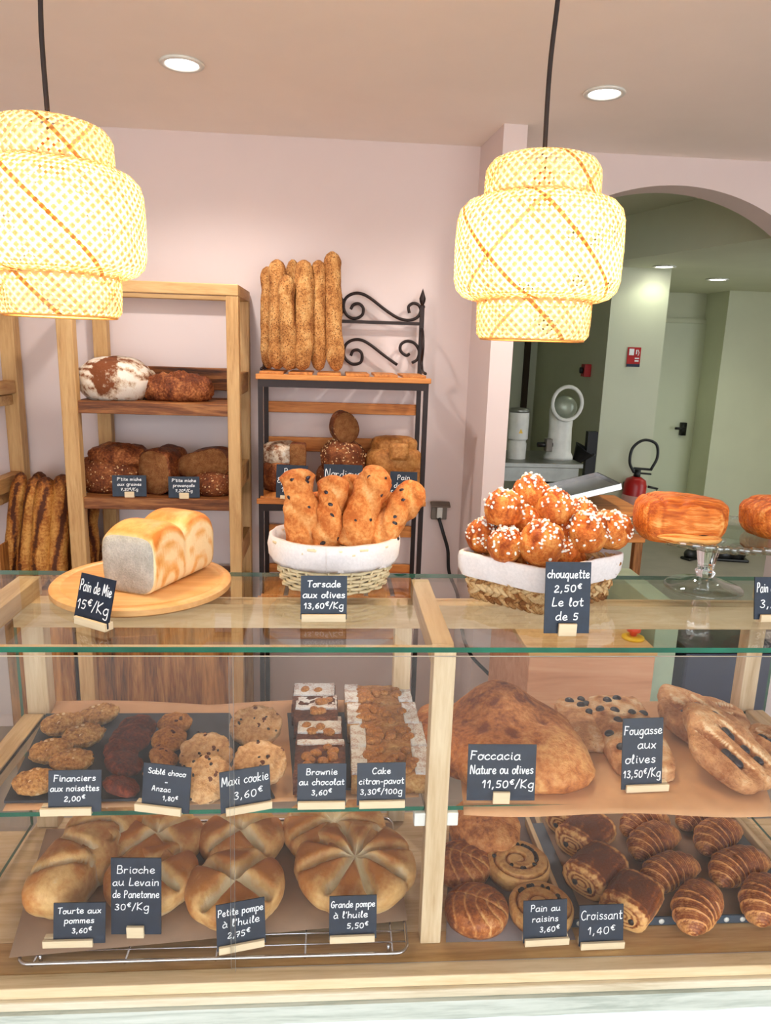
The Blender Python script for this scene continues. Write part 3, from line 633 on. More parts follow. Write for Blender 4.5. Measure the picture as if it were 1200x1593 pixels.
# second unit at the edge: its ladder side and shelves
t = thing('slatted_shelf_unit', 'golden wooden ladder-sided shelf unit standing against the back wall beside the baguette bin', 'shelf unit', (-1.6, 2.9, 0))
O = Vector((-1.6, 2.9, 0))
ubox('post', M['unitZ'], -1.315, -1.258, YR-.06, YR, 0, 1.95)
ubox('post', M['unitZ'], -1.315, -1.258, 2.45, 2.505, 0, 1.95)
ubox('post', M['unitZ'], -2.02, -1.965, YR-.06, YR, 0, 1.95)
ubox('post', M['unitZ'], -2.02, -1.965, 2.45, 2.505, 0, 1.95)
for z0, z1 in ((1.50, 1.55), (1.125, 1.185), (.7, .76), (1.9, 1.95)): ubox('side_rail', M['unitY'], -1.31, -1.265, 2.505, YR-.06, z0, z1)
for z0 in (1.455, 1.08, .66): ubox('shelf', M['unitX'], -2.0, -1.28, 2.5, YR-.03, z0, z0+.04)

# bin holding the standing baguettes
BZ = .77
t = thing('baguette_bin', 'dark wooden bin of standing baguettes between the two shelf units', 'bin', (-1.12, 2.9, 0))
O = Vector((-1.12, 2.9, 0))
ubox('bin_floor', M['acacia'], -1.25, -1.0, 2.73, 3.07, BZ-.03, BZ)
ubox('bin_front', M['acaciaZ'], -1.25, -1.0, 2.715, 2.73, 0, BZ+.01)
ubox('bin_side', M['acaciaZ'], -1.257, -1.25, 2.73, 3.07, 0, BZ+.18)
ubox('bin_back', M['acaciaZ'], -1.25, -1.0, 3.07, 3.085, 0, BZ+.3)
t = thing('leaning_slat', 'dark wooden slat leaning diagonally behind the square bread loaf', 'slat', (0, 0, 0))
a = py(148, 872, 2.98); b_ = py(182, 828, 2.98)
MB().box(-.02, .12, -.008, .008, -.02, .02, rot=Matrix.Rotation(-atan2(b_.z-a.z, b_.x-a.x), 3, 'Y')).build('slat', M['acacia'], t, smooth=False, loc=a+Vector((0, 0, 0)), bevel=.002)

# ------------------------------------------------------------------ wrought iron baker's rack
RZ1, RZ2 = 1.622, 1.142
RL, RR, RF, RB = -.287, .362, 2.80, 3.06
t = thing('iron_bread_rack', 'dark wrought iron bread rack with orange slatted shelves and scrolled top', 'bread rack', (.04, 2.93, 0))
O = Vector((.04, 2.93, 0))
def L_(p): return Vector(p)-O
for x in (RL+.008, RR-.008):
    MB().box(x-.009-O.x, x+.009-O.x, RF+.012-O.y, RF+.030-O.y, 0, RZ1-.03).build('front_post', M['iron'], t, smooth=False)
    mb = MB(); mb.box(x-.009-O.x, x+.009-O.x, RB-.01-O.y, RB+.008-O.y, 0, 1.89)
    mb.lathe([(0, 1.885), (.012, 1.885), (.012, 1.893), (.007, 1.898), (.012, 1.91), (.0135, 1.922), (.009, 1.935), (.004, 1.95), (0, 1.962)], 12, c=(x-O.x, RB-O.y, 0))
    mb.build('rear_post', M['iron'], t, smooth=True, auto=40)
    br = [(x, RB, 1.80), (x, RB-.05, 1.79), (x, RB-.085, 1.73), (x, RB-.06, 1.67), (x, RB-.10, 1.635), (x, RF+.06, 1.628)]
    MB().tube([L_(p) for p in smooth_path([Vector(p) for p in br], 8)], .006, 8).build('side_scroll', M['iron'], t)
    for z0 in (RZ1-.05, RZ2-.05, .70): MB().box(x-.008-O.x, x+.008-O.x, RF+.03-O.y, RB-.01-O.y, z0, z0+.02).build('side_bar', M['iron'], t, smooth=False)
for zz in (RZ1, RZ2, .74):
    MB().box(RL-O.x, RR-O.x, RF+.004-O.y, RF+.016-O.y, zz-.058, zz-.030).build('shelf_bar', M['iron'], t, smooth=False)
    MB().box(RL-.008-O.x, RR+.008-O.x, RF-.004-O.y, RF+.02-O.y, zz-.030, zz-.010).build('shelf_edge', M['pine'], t, smooth=False, bevel=.003)
    for k in range(6):
        x0 = RL+.002+k*(RR-RL)/6
        MB().box(x0+.004-O.x, x0+.094-O.x, RF+.0-O.y, RB-.012-O.y, zz-.010, zz).build('slat', M['pineY'], t, smooth=False, bevel=.002)
for z0, z1, m_ in ((1.447, 1.492, 'pine'), (1.285, 1.345, 'pine'), (.915, .965, 'pine'), (.752, .79, 'pine'), (.44, .50, 'pine')):
    MB().box(RL+.004-O.x, RR-.012-O.x, RB-.002-O.y, RB+.014-O.y, z0, z1).build('back_slat', M[m_], t, smooth=False, bevel=.003)
MB().box(RL+.01-O.x, RR-.01-O.x, RB-.006-O.y, RB+.006-O.y, 1.815, 1.828).build('top_bar', M['iron'], t, smooth=False)
def zs(pts): return smooth_path([L_(py(380+x*.3263, 380+y*.3263, RB)) for x, y in pts], 6)
up_sc = [(508, 310), (522, 288), (548, 284), (568, 305), (562, 338), (528, 354), (492, 340), (474, 302), (482, 262), (512, 238), (552, 234), (600, 256), (680, 318), (740, 354), (790, 362), (826, 348), (842, 318), (832, 290), (806, 282), (784, 298), (788, 328)]
lo_sc = [(508, 532), (520, 508), (545, 505), (562, 525), (556, 562), (520, 572), (488, 552), (474, 520), (484, 480), (514, 458), (556, 456), (600, 478), (670, 532), (730, 575)]
lo_sc2 = [(790, 522), (772, 530), (746, 508), (748, 478), (776, 462), (812, 472), (834, 508), (826, 548), (800, 566)]
for sc_ in (up_sc, lo_sc, lo_sc2): MB().tube(zs(sc_), .0062, 8).build('scroll', M['iron'], t)
m_ = [(2*474-x-0, y) for x, y in up_sc]     # mirrored half, behind the seeded baguettes
MB().tube(zs([(474-(x-474), y) for x, y in up_sc]), .0062, 8).build('scroll', M['iron'], t)
# ------------------------------------------------------------------ the glazed display counter
ZG = 1.2475; GT = .009; XL, XR, Y0, Y1 = -.645, .985, 1.10, 1.485
ZS = .943; ZF = .672
t = thing('display_counter', 'pale oak display counter with glass top and two glazed bays of pastries', 'display counter', (.17, 1.3, 0))
CASE = t; O = Vector((.17, 1.3, 0))
def cbox(name, mat, x0, x1, y0, y1, z0, z1, bev=.002, par=None): return MB().box(x0-O.x, x1-O.x, y0-O.y, y1-O.y, z0, z1).build(name, mat, par or t, smooth=False, bevel=bev)
def pane(name, x0, x1, y0, y1, z0, z1, mats, thin):   # sheet of glass whose narrow sides show the edge colour
    mb = MB().box(x0-O.x, x1-O.x, y0-O.y, y1-O.y, z0, z1)
    # face order: bottom, top, front, back, left, right
    mb.m = {'z': [0, 0, 1, 1, 1, 1], 'y': [1, 1, 0, 0, 1, 1], 'x': [1, 1, 1, 1, 0, 0]}[thin]
    if name == 'front_pane': mb.v = [(x, y-(1.2365-z)*.062, z) for x, y, z in mb.v]
    return mb.build(name, mats, t, smooth=False)
M['pale_edge'] = plain('pale glass edge', (200, 196, 190), .3)
pane('glass_top', XL-.09, XR+.2, Y0-.004, Y1+.005, ZG-GT, ZG, [M['glasstop'], M['edge']], 'z')
xm = py(365, 1100, 1.092).x
pane('front_pane', XL, xm, 1.084, 1.089, ZF, 1.2365, [M['glass'], M['pale_edge']], 'y')
pane('front_pane', xm-.008, XR+.1, 1.0905, 1.0955, ZF, 1.2335, [M['glass'], M['pale_edge']], 'y')
pane('side_pane', XL-.002, XL+.004, Y0+.04, Y1-.04, ZF+.01, 1.195, [M['glass'], M['edge']], 'x')
pane('side_pane', XR-.004, XR+.002, Y0+.04, Y1-.04, ZF+.01, 1.195, [M['glass'], M['edge']], 'x')
for x0, x1 in ((XL, XL+.037), (.170, .207), (XR-.037, XR)):
    cbox('front_post', M['ledgeZ'] if 'ledgeZ' in M else M['oakZ'], x0, x1, Y0, Y0+.035, ZF, ZG-GT-.0005)
for x0, x1 in ((XL+.01, XL+.055), (.137, .174), (.925, .962)):
    cbox('rear_post', M['oakZ'], x0, x1, Y1-.037, Y1, ZF, 1.1455)
cbox('rear_beam', M['oak'], XL+.005, .962, Y1-.057, Y1-.012, 1.146, 1.199)
for x0, x1 in ((XL, XL+.045), (.171, .209), (XR-.045, XR)):
    cbox('top_rail', M['oakY'], x0, x1, Y0+.035, Y1-.001, 1.1995, ZG-GT-.0005)
cbox('top_rail', M['oak'], XL+.045, .171, Y0+.02, Y0+.03, ZG-GT-.004, ZG-GT-.0006)
pane('glass_shelf', XL+.045, .168, 1.114, Y1-.04, ZS-.008, ZS, [M['glass'], M['edge']], 'z')
pane('glass_shelf', .209, XR-.04, 1.114, Y1-.04, ZS-.008, ZS, [M['glass'], M['edge']], 'z')
cbox('shelf_rail', M['oakY'], XL+.004, XL+.045, Y0+.035, Y1-.04, ZS-.03, ZS+.004)
cbox('shelf_rail', M['oakY'], XR-.045, XR-.004, Y0+.035, Y1-.04, ZS-.03, ZS+.004)
cbox('shelf_rail', M['oakY'], .176, .202, Y0+.035, Y1-.04, ZS-.035, ZS-.006)
for x in (.150, .2075): cbox('shelf_clip', M['white'], x, x+.020, Y0+.006, Y0+.028, ZS-.034, ZS-.0085)
cbox('case_floor', M['oak'], XL, XR, Y0+.03, Y1, ZF-.03, ZF-.002)
cbox('base_rail', wood('honey oak rail', (206, 168, 116), (184, 142, 90), (150, 110, 64), 'X'), XL-.3, XR+.35, 1.0605, 1.13, ZF-.031, ZF-.001)
cbox('ledge', wood('pale ledge board', (230, 208, 170), (214, 188, 146), (186, 156, 114), 'X'), XL-.4, XR+.45, 1.030, 1.060, ZF-.020, ZF+.0005, .002)
cbox('ledge_moulding', M['ledge'], XL-.4, XR+.45, 1.022, 1.06, ZF-.037, ZF-.0205, .003)
# front board with a wavy natural lower edge
mb = MB(); n = 60; x0, x1 = XL-.4-O.x, XR+.45-O.x; top = []; bot = []
for i in range(n+1):
    x = x0+(x1-x0)*i/n; zb = .598+.006*noise.noise(Vector((x*3, 0, 1)))+.003*noise.noise(Vector((x*11, 0, 4)))
    top.append((x, ZF-.0375)); bot.append((x, zb))
for y in (1.016, 1.040):
    for (x, z) in top: mb.v.append((x, y-O.y, z))
    for (x, z) in bot: mb.v.append((x, y-O.y, z))
K = n+1
mb.t = [.5]*len(mb.v)
for i in range(n):
    mb.f += [(i, i+1, K+i+1, K+i), (2*K+i, 3*K+i, 3*K+i+1, 2*K+i+1), (K+i, K+i+1, 3*K+i+1, 3*K+i), (i, 2*K+i, 2*K+i+1, i+1)]
mb.f += [(0, K, 3*K, 2*K), (n, 2*K+n, 3*K+n, K+n)]
mb.m = [0]*len(mb.f)
mb.build('front_board', M['limed'], t, smooth=False)
cbox('plinth_panel', plain('white plinth panel', (228, 240, 248), .5, namp=.01), XL-.4, XR+.45, 1.026, 1.06, 0, .625)
cbox('carcass', M['oak'], XL-.4, XR+.45, 1.061, Y1, 0, ZF-.034)

# ------------------------------------------------------------------ price tags
def price_tag(label, lines, A, B, z, bw, bh, wide=True, lean=12, dx=0, group='chalk-written price tags', pen=.0016, board='slate', name='price_tag', extra_roll=0, hd=.015):
    a, b_ = pz(A[0], A[1], z), pz(B[0], B[1], z); c = (a+b_)/2
    yaw = atan2(b_.y-a.y, b_.x-a.x); s = ppm(c); W_, H_ = bw/s, bh/s; hw = (b_-a).length/2
    t = thing(name, label, 'price tag', c, yaw, group)
    hz = .0135 if wide else .022
    mb = MB(); sl = .0035
    mb.box(-hw, hw, 0, hd*.36, 0, hz).box(-hw, hw, hd*.36+sl, hd+sl, 0, hz).box(-hw, hw, hd*.36, hd*.36+sl, 0, .003)
    mb.build('wooden_holder', M['holder'], t, smooth=False, bevel=.0007)
    rx = -radians(lean)
    bo = MB().box(-W_/2, W_/2, 0, .0025, 0, H_).build('slate_board', M[board], t, smooth=False, loc=(dx/s, hd*.36+.0005, .0032), rot=(rx, radians(extra_roll), 0))
    l = lettering(lines, W_, H_, pen, bottom=(hz/H_+.02 if wide else hz/H_*.8))
    for i, v in enumerate(l.v): l.v[i] = (v[0], -.0006, v[2])
    P('white chalk handwriting', l.build('lettering', M['chalk'], bo, smooth=False))
    return t
ZT = ZG
price_tag('black tag reading Pain de Mie 15 €/Kg, tilted before the square loaf', [('Pain de Mie',), ('15€/Kg',)], (115, 970), (163, 984), ZT, 76, 76, pen=.0021, dx=-4, lean=16)
price_tag('black tag reading Torsade aux olives in front of the round white basket', [('Torsade',), ('aux olives',), ('13,60€/Kg',)], (469, 968), (538, 968), ZT, 72, 68, pen=.0019)
price_tag('tall black tag reading chouquette 2,50 € against the plaited basket', [('chouquette',), ('2,50€',), ('Le lot',), ('de 5',)], (869, 990), (897, 990), ZT, 72, 112, False, 9, pen=.0020)
price_tag('black tag reading Pain 3,20 € standing under the glass cake stand', [('Pain au chocolat', 0, 1), ('3,20€', -.1)], (1184, 968), (1262, 968), ZT, 82, 66, pen=.0019, dx=-8)
ZU = ZS+.0025
price_tag('black tag reading Financiers aux noisettes in front of the nutty financiers', [('Financiers',), ('aux noisettes',), ('2,00€',)], (62, 1271), (142, 1269), ZU, 80, 66, dx=12)
price_tag('black tag reading Sablé choco and Anzac beside the chocolate biscuits', [('Sablé choco',), ('~', 0, .6), ('Anzac', -.1), ('1,80€', .1)], (209, 1262), (281, 1271), ZU, 78, 72, dx=10)
price_tag('black tag reading Maxi cookie 3,60 € in front of the big cookies', [('Maxi cookie',), ('3,60€', .05)], (352, 1271), (424, 1258), ZU, 78, 64, dx=-4)
price_tag('black tag reading Brownie au chocolat 3,60 € on the glass shelf', [('Brownie',), ('au chocolat',), ('3,60€',)], (463, 1260), (537, 1259), ZU, 76, 66)
price_tag('black tag reading Cake citron-pavot 3,30 €/100g on the glass shelf', [('Cake',), ('citron-pavot',), ('3,30€/100g',)], (559, 1259), (630, 1257), ZU, 76, 66, dx=-1)
price_tag('wide black tag reading Foccacia in front of the large flat focaccia', [('Foccacia', -.1), ('Nature ou olives',), ('11,50€/Kg', .1)], (767, 1251), (793, 1251), ZU, 107, 90, False, 8, pen=.0021)
price_tag('tall grey-blue tag reading Fougasse aux olives in front of the olive slab', [('Fougasse',), ('aux', .1), ('olives', -.05), ('13,50€/Kg',)], (975, 1234), (1041, 1231), ZU, 66, 112, True, 10, dx=-8, pen=.0019)
ZL = ZF+.026
price_tag('black tag reading Tourte aux pommes in front of the golden brioche loaf', [('Tourte aux',), ('pommes',), ('3,60€', .05)], (66, 1476), (144, 1474), ZL, 79, 64, dx=16)
price_tag('tall black tag reading Brioche au Levain de Panetonne 30 €/Kg', [('Brioche',), ('au Levain',), ('de Panetonne',), ('30€/Kg', -.08), (' ',)], (197, 1460), (224, 1460), ZL, 77, 124, False, 8)
price_tag('slate tag reading Petite pompe à l\'huile 2,75 € in front of a small scored bread', [('Petite pompe',), ("à l'huile",), ('2,75€', -.05)], (341, 1487), (412, 1473), ZL, 75, 72, dx=0)
price_tag('slate tag reading Grande pompe à l\'huile 5,50 € in front of the big scored bread', [('Grande pompe',), ("à l'huile", -.05), ('5,50€', .1)], (513, 1469), (583, 1466), ZL, 74, 68, dx=1)
price_tag('black tag reading Pain au raisins 3,60 € in front of the raisin rolls', [('Pain au',), ('raisins',), ('3,60€', .1)], (817, 1474), (886, 1470), ZF+.004, 70, 66, dx=-2)
price_tag('black tag reading Croissant 1,40 € in front of the pastry tray', [('Croissant',), ('1,40€',)], (904, 1479), (972, 1476), ZF+.001, 71, 64, dx=-1)
Z2 = 1.1422
gs = 'small price tags on the wooden shelf unit'
price_tag("small black tag reading P'tite miche aux graines on the wooden shelf", [("P'tite miche",), ('aux graines',), ('7,20€/Kg',)], (194, 774), (209, 774), Z2, 51, 33, False, 4, group=gs, pen=.0019)
price_tag("small black tag reading P'tite miche provençale on the wooden shelf", [("P'tite miche",), ('provençale',), ('7,20€/Kg',)], (279, 776), (294, 776), Z2, 47, 33, False, 4, group=gs, pen=.0019)
gr = 'price tags on the iron rack'
price_tag('black tag reading Petit Epeautre behind the first olive twist', [('Petit',), ('Epeautre',), ('13,50€',)], (436, 776), (470, 778), RZ2+.0005, 50, 52, True, 5, group=gr, pen=.0026)
price_tag('black tag reading Nordique under the seeded loaf on the iron rack', [('Nordique',), ('6,50€/Kg',)], (516, 779), (550, 780), RZ2+.0005, 60, 55, True, 5, group=gr, pen=.0026)
price_tag('black tag reading Pain de Riz under the pale tin loaves on the iron rack', [('Pain',), ('de Riz',), ('Sans gluten',)], (612, 781), (642, 782), RZ2+.0005, 42, 46, True, 5, group=gr, pen=.0026)
# ------------------------------------------------------------------ dough shapes
def bun(rx, ry, h, seed=0, amp=.04, ns=2.2, p1=1.0, p2=1.0, zb=.35, undercut=.82, nr=14, nt=44, outline=None, top=None, tone=None, base_tone=.5):
    """rounded dough piece on z=0: rings from the crown over the rim to the underside; top(x,y,rho,th)->dz in metres, tone offset"""
    mb = MB(); vs = []; fs = []; tn = []; rings = []
    for i in range(1, nr+1): a = i/nr*pi/2; rings.append((sin(a)**p1, zb+(1-zb)*max(0, cos(a))**p2))
    for q in (.35, .7, 1.0): rings.append((1-(1-undercut)*q**2, zb*(1-q)))
    sv = Vector((seed*3.17, seed*1.31, seed*.77))
    def place(rho, zz, th, upper):
        ol = outline(th) if outline else 1.0
        x, y, z = rho*cos(th)*rx*ol, rho*sin(th)*ry*ol, zz*h
        d = Vector((rho*cos(th), rho*sin(th), zz))
        q = amp*fbm(d*ns+sv, 3) if amp else 0
        x *= 1+q; y *= 1+q; z *= 1+q*1.2*(1 if upper else .2)
        tv = base_tone
        if top and upper:
            r_ = top(x/rx, y/ry, rho, th)
            if isinstance(r_, tuple): dz, dt = r_
            else: dz, dt = r_, 0
            z = max(0.0004, z+dz); tv += dt
        if tone: tv = tone(x/rx, y/ry, z/h, rho, th, tv)
        return (x, y, max(0, z)), tv
    v0, t0 = place(0, 1, 0, True); vs.append(v0); tn.append(t0)
    for ri, (rho, zz) in enumerate(rings):
        for k in range(nt):
            v, tv = place(rho, zz, 2*pi*k/nt, ri <= nr); vs.append(v); tn.append(tv)
    for k in range(nt): fs.append((0, 1+k, 1+(k+1) % nt))
    R = len(rings)
    for j in range(R-1):
        for k in range(nt): k2 = (k+1) % nt; fs.append((1+j*nt+k, 1+(j+1)*nt+k, 1+(j+1)*nt+k2, 1+j*nt+k2))
    fs.append(tuple(1+(R-1)*nt+k for k in range(nt-1, -1, -1)))
    mb.add(vs, fs, tn); return mb
def roll_(pts, rf, n=22, k=8, rfn=None, flat=1.0, up=None, tone=None, seed=0, amp=.05, ns=9.0):
    """tapering dough roll along a path; rf(t)->radius"""
    pp = smooth_path([Vector(p) for p in pts], k); N_ = len(pp)
    ex = [0]+[1]*0
    rr = [rf(i/(N_-1)) for i in range(N_)]
    mb = MB(); mb.tube(pp, rr, n, rfn=rfn, flat=flat, up=up, tone=tone)
    if amp:
        sv = Vector((seed*2.7, seed, 0))
        for i, v in enumerate(mb.v):
            c = pp[min(N_-1, i//n)]; d = Vector(v)-c; q = amp*fbm(Vector(v)*ns*4+sv, 2)
            mb.v[i] = tuple(c+d*(1+q))
    return mb
def taper(a=.12, e=.5, base=.0):
    return lambda t: max(.04, base+(1-base)*min(1, (min(t, 1-t)/a))**e if min(t, 1-t) < a else 1.0)
def seedy(mb, n, size, rnd, zmin=.3, pick=None):
    """small pieces pressed into the upper skin of a dough mesh: returns a mesh of them"""
    out = MB(); vs = [Vector(v) for v in mb.v]; zmax = max(v.z for v in vs); zmn = min(v.z for v in vs)
    cand = [v for v in vs if (v.z-zmn) > zmin*(zmax-zmn)]
    for _ in range(n):
        v = rnd.choice(cand)+Vector((rnd.uniform(-1, 1), rnd.uniform(-1, 1), rnd.uniform(-.5, .5)))*size*.6
        rot = Matrix.Rotation(rnd.uniform(0, 6), 3, Vector((rnd.random(), rnd.random(), 1)).normalized())
        out.ball(v, size*rnd.uniform(.6, 1.1), size*rnd.uniform(.5, .9), size*rnd.uniform(.4, .8), 6, 4, rot)
    return out
def bread(mb, name, mat, label, cat, loc, rz=0, group=None, rot=None):
    o = mb.build(name, mat, loc=loc, rot=rot if rot is not None else (0, 0, rz))
    return tag(o, label, cat, group)

def croissant(L, R, name, label, loc, rz, seed, group, lift=0, rot=None):
    """crescent with rolled layers: low stepped ridges that narrow to both tips"""
    pts = []
    for i in range(13):
        a = -1.0+2.0*i/12; pts.append((sin(a)*L*.58, -(1-cos(a))*L*.40, R*.70*(.45+.55*cos(a))))
    nr = 4.6
    def stp(t, an):
        u = abs(2*t-1); s = (1-u)*nr+.22*sin(an*1.0+(.8 if t < .5 else -.8))+.06*noise.noise(Vector((an, t*5, seed)))
        return s-math.floor(s), u
    def prof(t):
        u = abs(2*t-1); return max(.10, (1-u**2.3)**.62)
    def rfn(t, an):
        f, u = stp(t, an); return .93+.10*(1-f)**1.4*(1 if u > .12 else .4)
    def tn(t, an):
        f, u = stp(t, an)
        return .44+(.40*math.exp(-(f/.10)**2) if u > .1 else 0)+.10*sin(f*24)+.12*u+.10*max(0, -sin(an))
    mb = roll_(pts, lambda t: R*prof(t), 30, 10, rfn, .84, (0, 0, 1), tn, seed, .06, 7)
    for i, v in enumerate(mb.v):
        if v[2] < 0: mb.v[i] = (v[0], v[1], v[2]*.12)
    zm = min(v[2] for v in mb.v); mb.v = [(x, y, z-zm) for x, y, z in mb.v]
    return bread(mb, name, M['b_crois'], label, 'croissant', loc, rz, group, rot)
def choc_roll(L, Rx, H, label, loc, rz, seed, group, mat='b_pac2', rot=None, name='pain_au_chocolat'):
    """rolled rectangular pastry: swirled ends with two chocolate sticks"""
    sec = 40; ns_ = 26; mb = MB(); vs = []; tn = []; fs = []
    for i in range(ns_+1):
        u = -1+2*i/ns_; end = 1-max(0, (abs(u)-.86)/.14)**2*.22
        for k in range(sec):
            a = 2*pi*k/sec; ca, sa = cos(a), sin(a)
            x_ = Rx*math.copysign(abs(ca)**.75, ca)*end; z_ = H/2*math.copysign(abs(sa)**.8, sa)*end
            lay = 1+.02*sin(a*14+u*2)*(1 if sa > -.5 else 0)+.04*noise.noise(Vector((u*1.6, ca*2, sa*2+seed)))
            sag = -.06*H*u*u
            vs.append((u*L/2, x_*lay, z_*lay+H/2+sag*(1 if sa > 0 else 0)))
            tn.append(.40+.10*sin(a*14+u*2)-.14*sa+(.35 if (sa < -.05 and ca < -.2) else 0)+(.42*max(0, min(1, (abs(u)-.62)/.1))*(.6+.4*sin(u*60))))
    for i in range(ns_):
        for k in range(sec): k2 = (k+1) % sec; fs.append((i*sec+k, (i+1)*sec+k, (i+1)*sec+k2, i*sec+k2))
    # swirled end faces: nested stepping rings
    for e, i0 in ((-1, 0), (1, ns_)):
        base = i0*sec; prev = base; c = Vector((e*L/2, 0, H/2-.03*H))
        for j in range(1, 7):
            f = 1-j/7; dep = (.012 if j % 2 else -.002)*L*1.2
            st = len(vs)
            for k in range(sec):
                v = Vector(vs[base+k]); w_ = c+(v-c)*f; vs.append((w_.x-e*dep, w_.y, w_.z)); tn.append(.95 if j % 2 == 0 else .45)
            for k in range(sec):
                k2 = (k+1) % sec
                fs.append((prev+k, prev+k2, st+k2, st+k) if e > 0 else (prev+k2, prev+k, st+k, st+k2))
            prev = st
        fs.append(tuple(prev+k for k in range(sec)))
    mb.add(vs, fs, tn)
    o = bread(mb, name, M[mat], label, 'pastry', loc, rz, group, rot)
    for y in (-.42, .30):
        m2 = MB()
        for e in (-1, 1): m2.ball((e*L*.492, y*Rx, H*.40), L*.03, Rx*.13, H*.10, 10, 8)
        P('dark chocolate stick', m2.build('chocolate_stick', M['b_cocoa'], o))
    return o

# ------------------------------------------------------------------ the counter top: square loaf on its board
c = pz(223, 914, ZG); 
R_ = 134/ppm(c)
t = tag(MB().lathe([(0, 0), (R_*.97, 0), (R_, .004), (R_, .014), (R_*.975, .018), (R_*.90, .018), (R_*.885, .0155), (R_*.87, .0155), (R_*.855, .018), (0, .018)], 72).build('cutting_board', M['board'], loc=c, auto=45), 'round beech board with a grooved rim under the square white loaf', 'board')
zb = ZG+.0185
BR = pz(243, 929, zb); FR = pz(335, 884, zb); BL = pz(163, 903, zb)
ax = (FR-BR); Lm = ax.length; ax.normalize(); wv = (BL-BR); Wm = abs(wv.dot(Vector((-ax.y, ax.x, 0)))); 
rz = atan2(ax.y, ax.x)
Hm = .128; Wm = max(.095, min(Wm, .115))
def mie():
    mb = MB(); vs = []; tn = []; fs = []; n = 40; ns_ = 30
    for i in range(ns_+1):
        u = i/ns_; dome = .72+.28*(abs(sin(pi*(u*2)))**.6 if True else 0)
        dome = .84+.16*abs(sin(pi*(u*1.95+.02)))**.7
        if u > .94: dome -= ((u-.94)/.06)**2*.06
        for k in range(n):
            a = 2*pi*k/n; ca, sa = cos(a), sin(a)
            px_ = .5*math.copysign(abs(ca)**.42, ca); pz_ = .5*math.copysign(abs(sa)**.5, sa)+.5
            x_ = px_*Wm*(1.0+.05*max(0, pz_-.5)-.02*(abs(u-.5) < .02)); z_ = pz_*Hm*(dome if pz_ > .4 else 1)
            s = 1-(.05*((u-.93)/.07)**2 if u > .93 else 0)
            seam = 1-.035*math.exp(-((u-.52)/.025)**2)
            vs.append((u*Lm, x_*s*seam, z_*seam if pz_ > .1 else z_))
            sw = .25*sin(18*sqrt(((u % .5)-.25)**2*6+(pz_-.1)**2*1.2)) if abs(ca) > .6 else 0
            tn.append(.62+sw-.55*max(0, pz_-.74)*2+(.25 if u < .03 else 0)+.25*math.exp(-((u-.52)/.03)**2))
    for i in range(ns_):
        for k in range(n): k2 = (k+1) % n; fs.append((i*n+k, (i+1)*n+k, (i+1)*n+k2, i*n+k2))
    fs.append(tuple(ns_*n+k for k in range(n)))
    fs.append(tuple(range(n-1, -1, -1)))
    return mb.add(vs, fs, tn)
mb = mie()
o = bread(mb, 'sandwich_loaf', M['b_mie'], 'golden square white loaf cut open, standing on the round board', 'bread', BR+Vector((-ax.y, ax.x, 0))*Wm/2, rz)
cf = MB(); ring = [Vector(mb.v[k]) for k in range(40)]; cc = sum(ring, Vector())/40
vs = [tuple(cc+Vector((-.0035, 0, 0)))]; fs = []
for j, f in enumerate((.35, .7, .955)):
    for v in ring: w_ = cc+(v-cc)*f; vs.append((-.003+.0015*noise.noise(w_*90), w_.y, w_.z))
for k in range(40):
    k2 = (k+1) % 40; fs.append((0, 1+k, 1+k2))
    for j in range(2): fs.append((1+j*40+k, 1+(j+1)*40+k, 1+(j+1)*40+k2, 1+j*40+k2))
st = len(vs)
for v in ring: w_ = cc+(v-cc)*.957; vs.append((.001, w_.y, w_.z))
for k in range(40): k2 = (k+1) % 40; fs.append((81+k, st+k, st+k2, 81+k2))
cf.add(vs, fs); P('greyish white cut face', cf.build('cut_crumb', M['b_crumb'], o))

# ------------------------------------------------------------------ round basket of olive twists
bc = pz(520, 905, ZG); s0 = ppm(bc)
RB_, RT_ = 76/s0, 96/s0; HB = .098; SY = .86
bc = Vector((bc.x, bc.y+.0, ZG))
t = thing('oval_basket', 'cream oval wicker basket with white liner holding the olive twists', 'basket', bc)
mb = MB(); rows = 12
for j in range(rows):
    z = .004+j*(HB-.006)/(rows-1); r = RB_+(RT_-RB_)*(z/HB)**.85; ns_ = 32
    pts = [((r+.0036*(1 if (i//2+j) % 2 else -1)*(1 if i % 2 else .6))*cos(2*pi*i/(ns_*2)), SY*(r+.0036*(1 if (i//2+j) % 2 else -1)*(1 if i % 2 else .6))*sin(2*pi*i/(ns_*2)), z) for i in range(ns_*2)]
    mb.tube(pts, .0034, 6, closed=True)
mb.build('woven_side', M['wicker'], t)
mb = MB()
for i in range(32):
    a = 2*pi*(i+.5)/32; mb.tube([(RB_*cos(a), SY*RB_*sin(a), .002), ((RT_-.004)*cos(a), SY*(RT_-.004)*sin(a), HB-.03)], .0026, 6)
mb.build('stakes', M['wicker'], t)
MB().lathe([(0, .003), (RB_, .003), (RB_, .006), (0, .006)], 40, sy=SY).build('basket_bottom', M['wicker'], t)
def wb(a, j): return .0016*sin(a*9+j)+.0012*sin(a*17+2*j)
pr = [(RB_*.93, .012), (RT_*.92, HB-.01), (RT_*.985, HB+.008), (RT_*1.035, HB+.006), (RT_*1.05, HB-.012), (RT_*1.03, HB-.036), (RT_*.995, HB-.046), (RT_*.985, HB-.044), (RT_*1.02, HB-.03), (RT_*1.025, HB-.008), (RT_*.98, HB+.003), (RT_*.91, HB-.012), (RB_*.92, .010), (0, .009)]
lin_o = MB().lathe(pr, 90, sy=SY, wob=wb).build('cloth_liner', M['cloth'], t)
a = -pi/2-.12
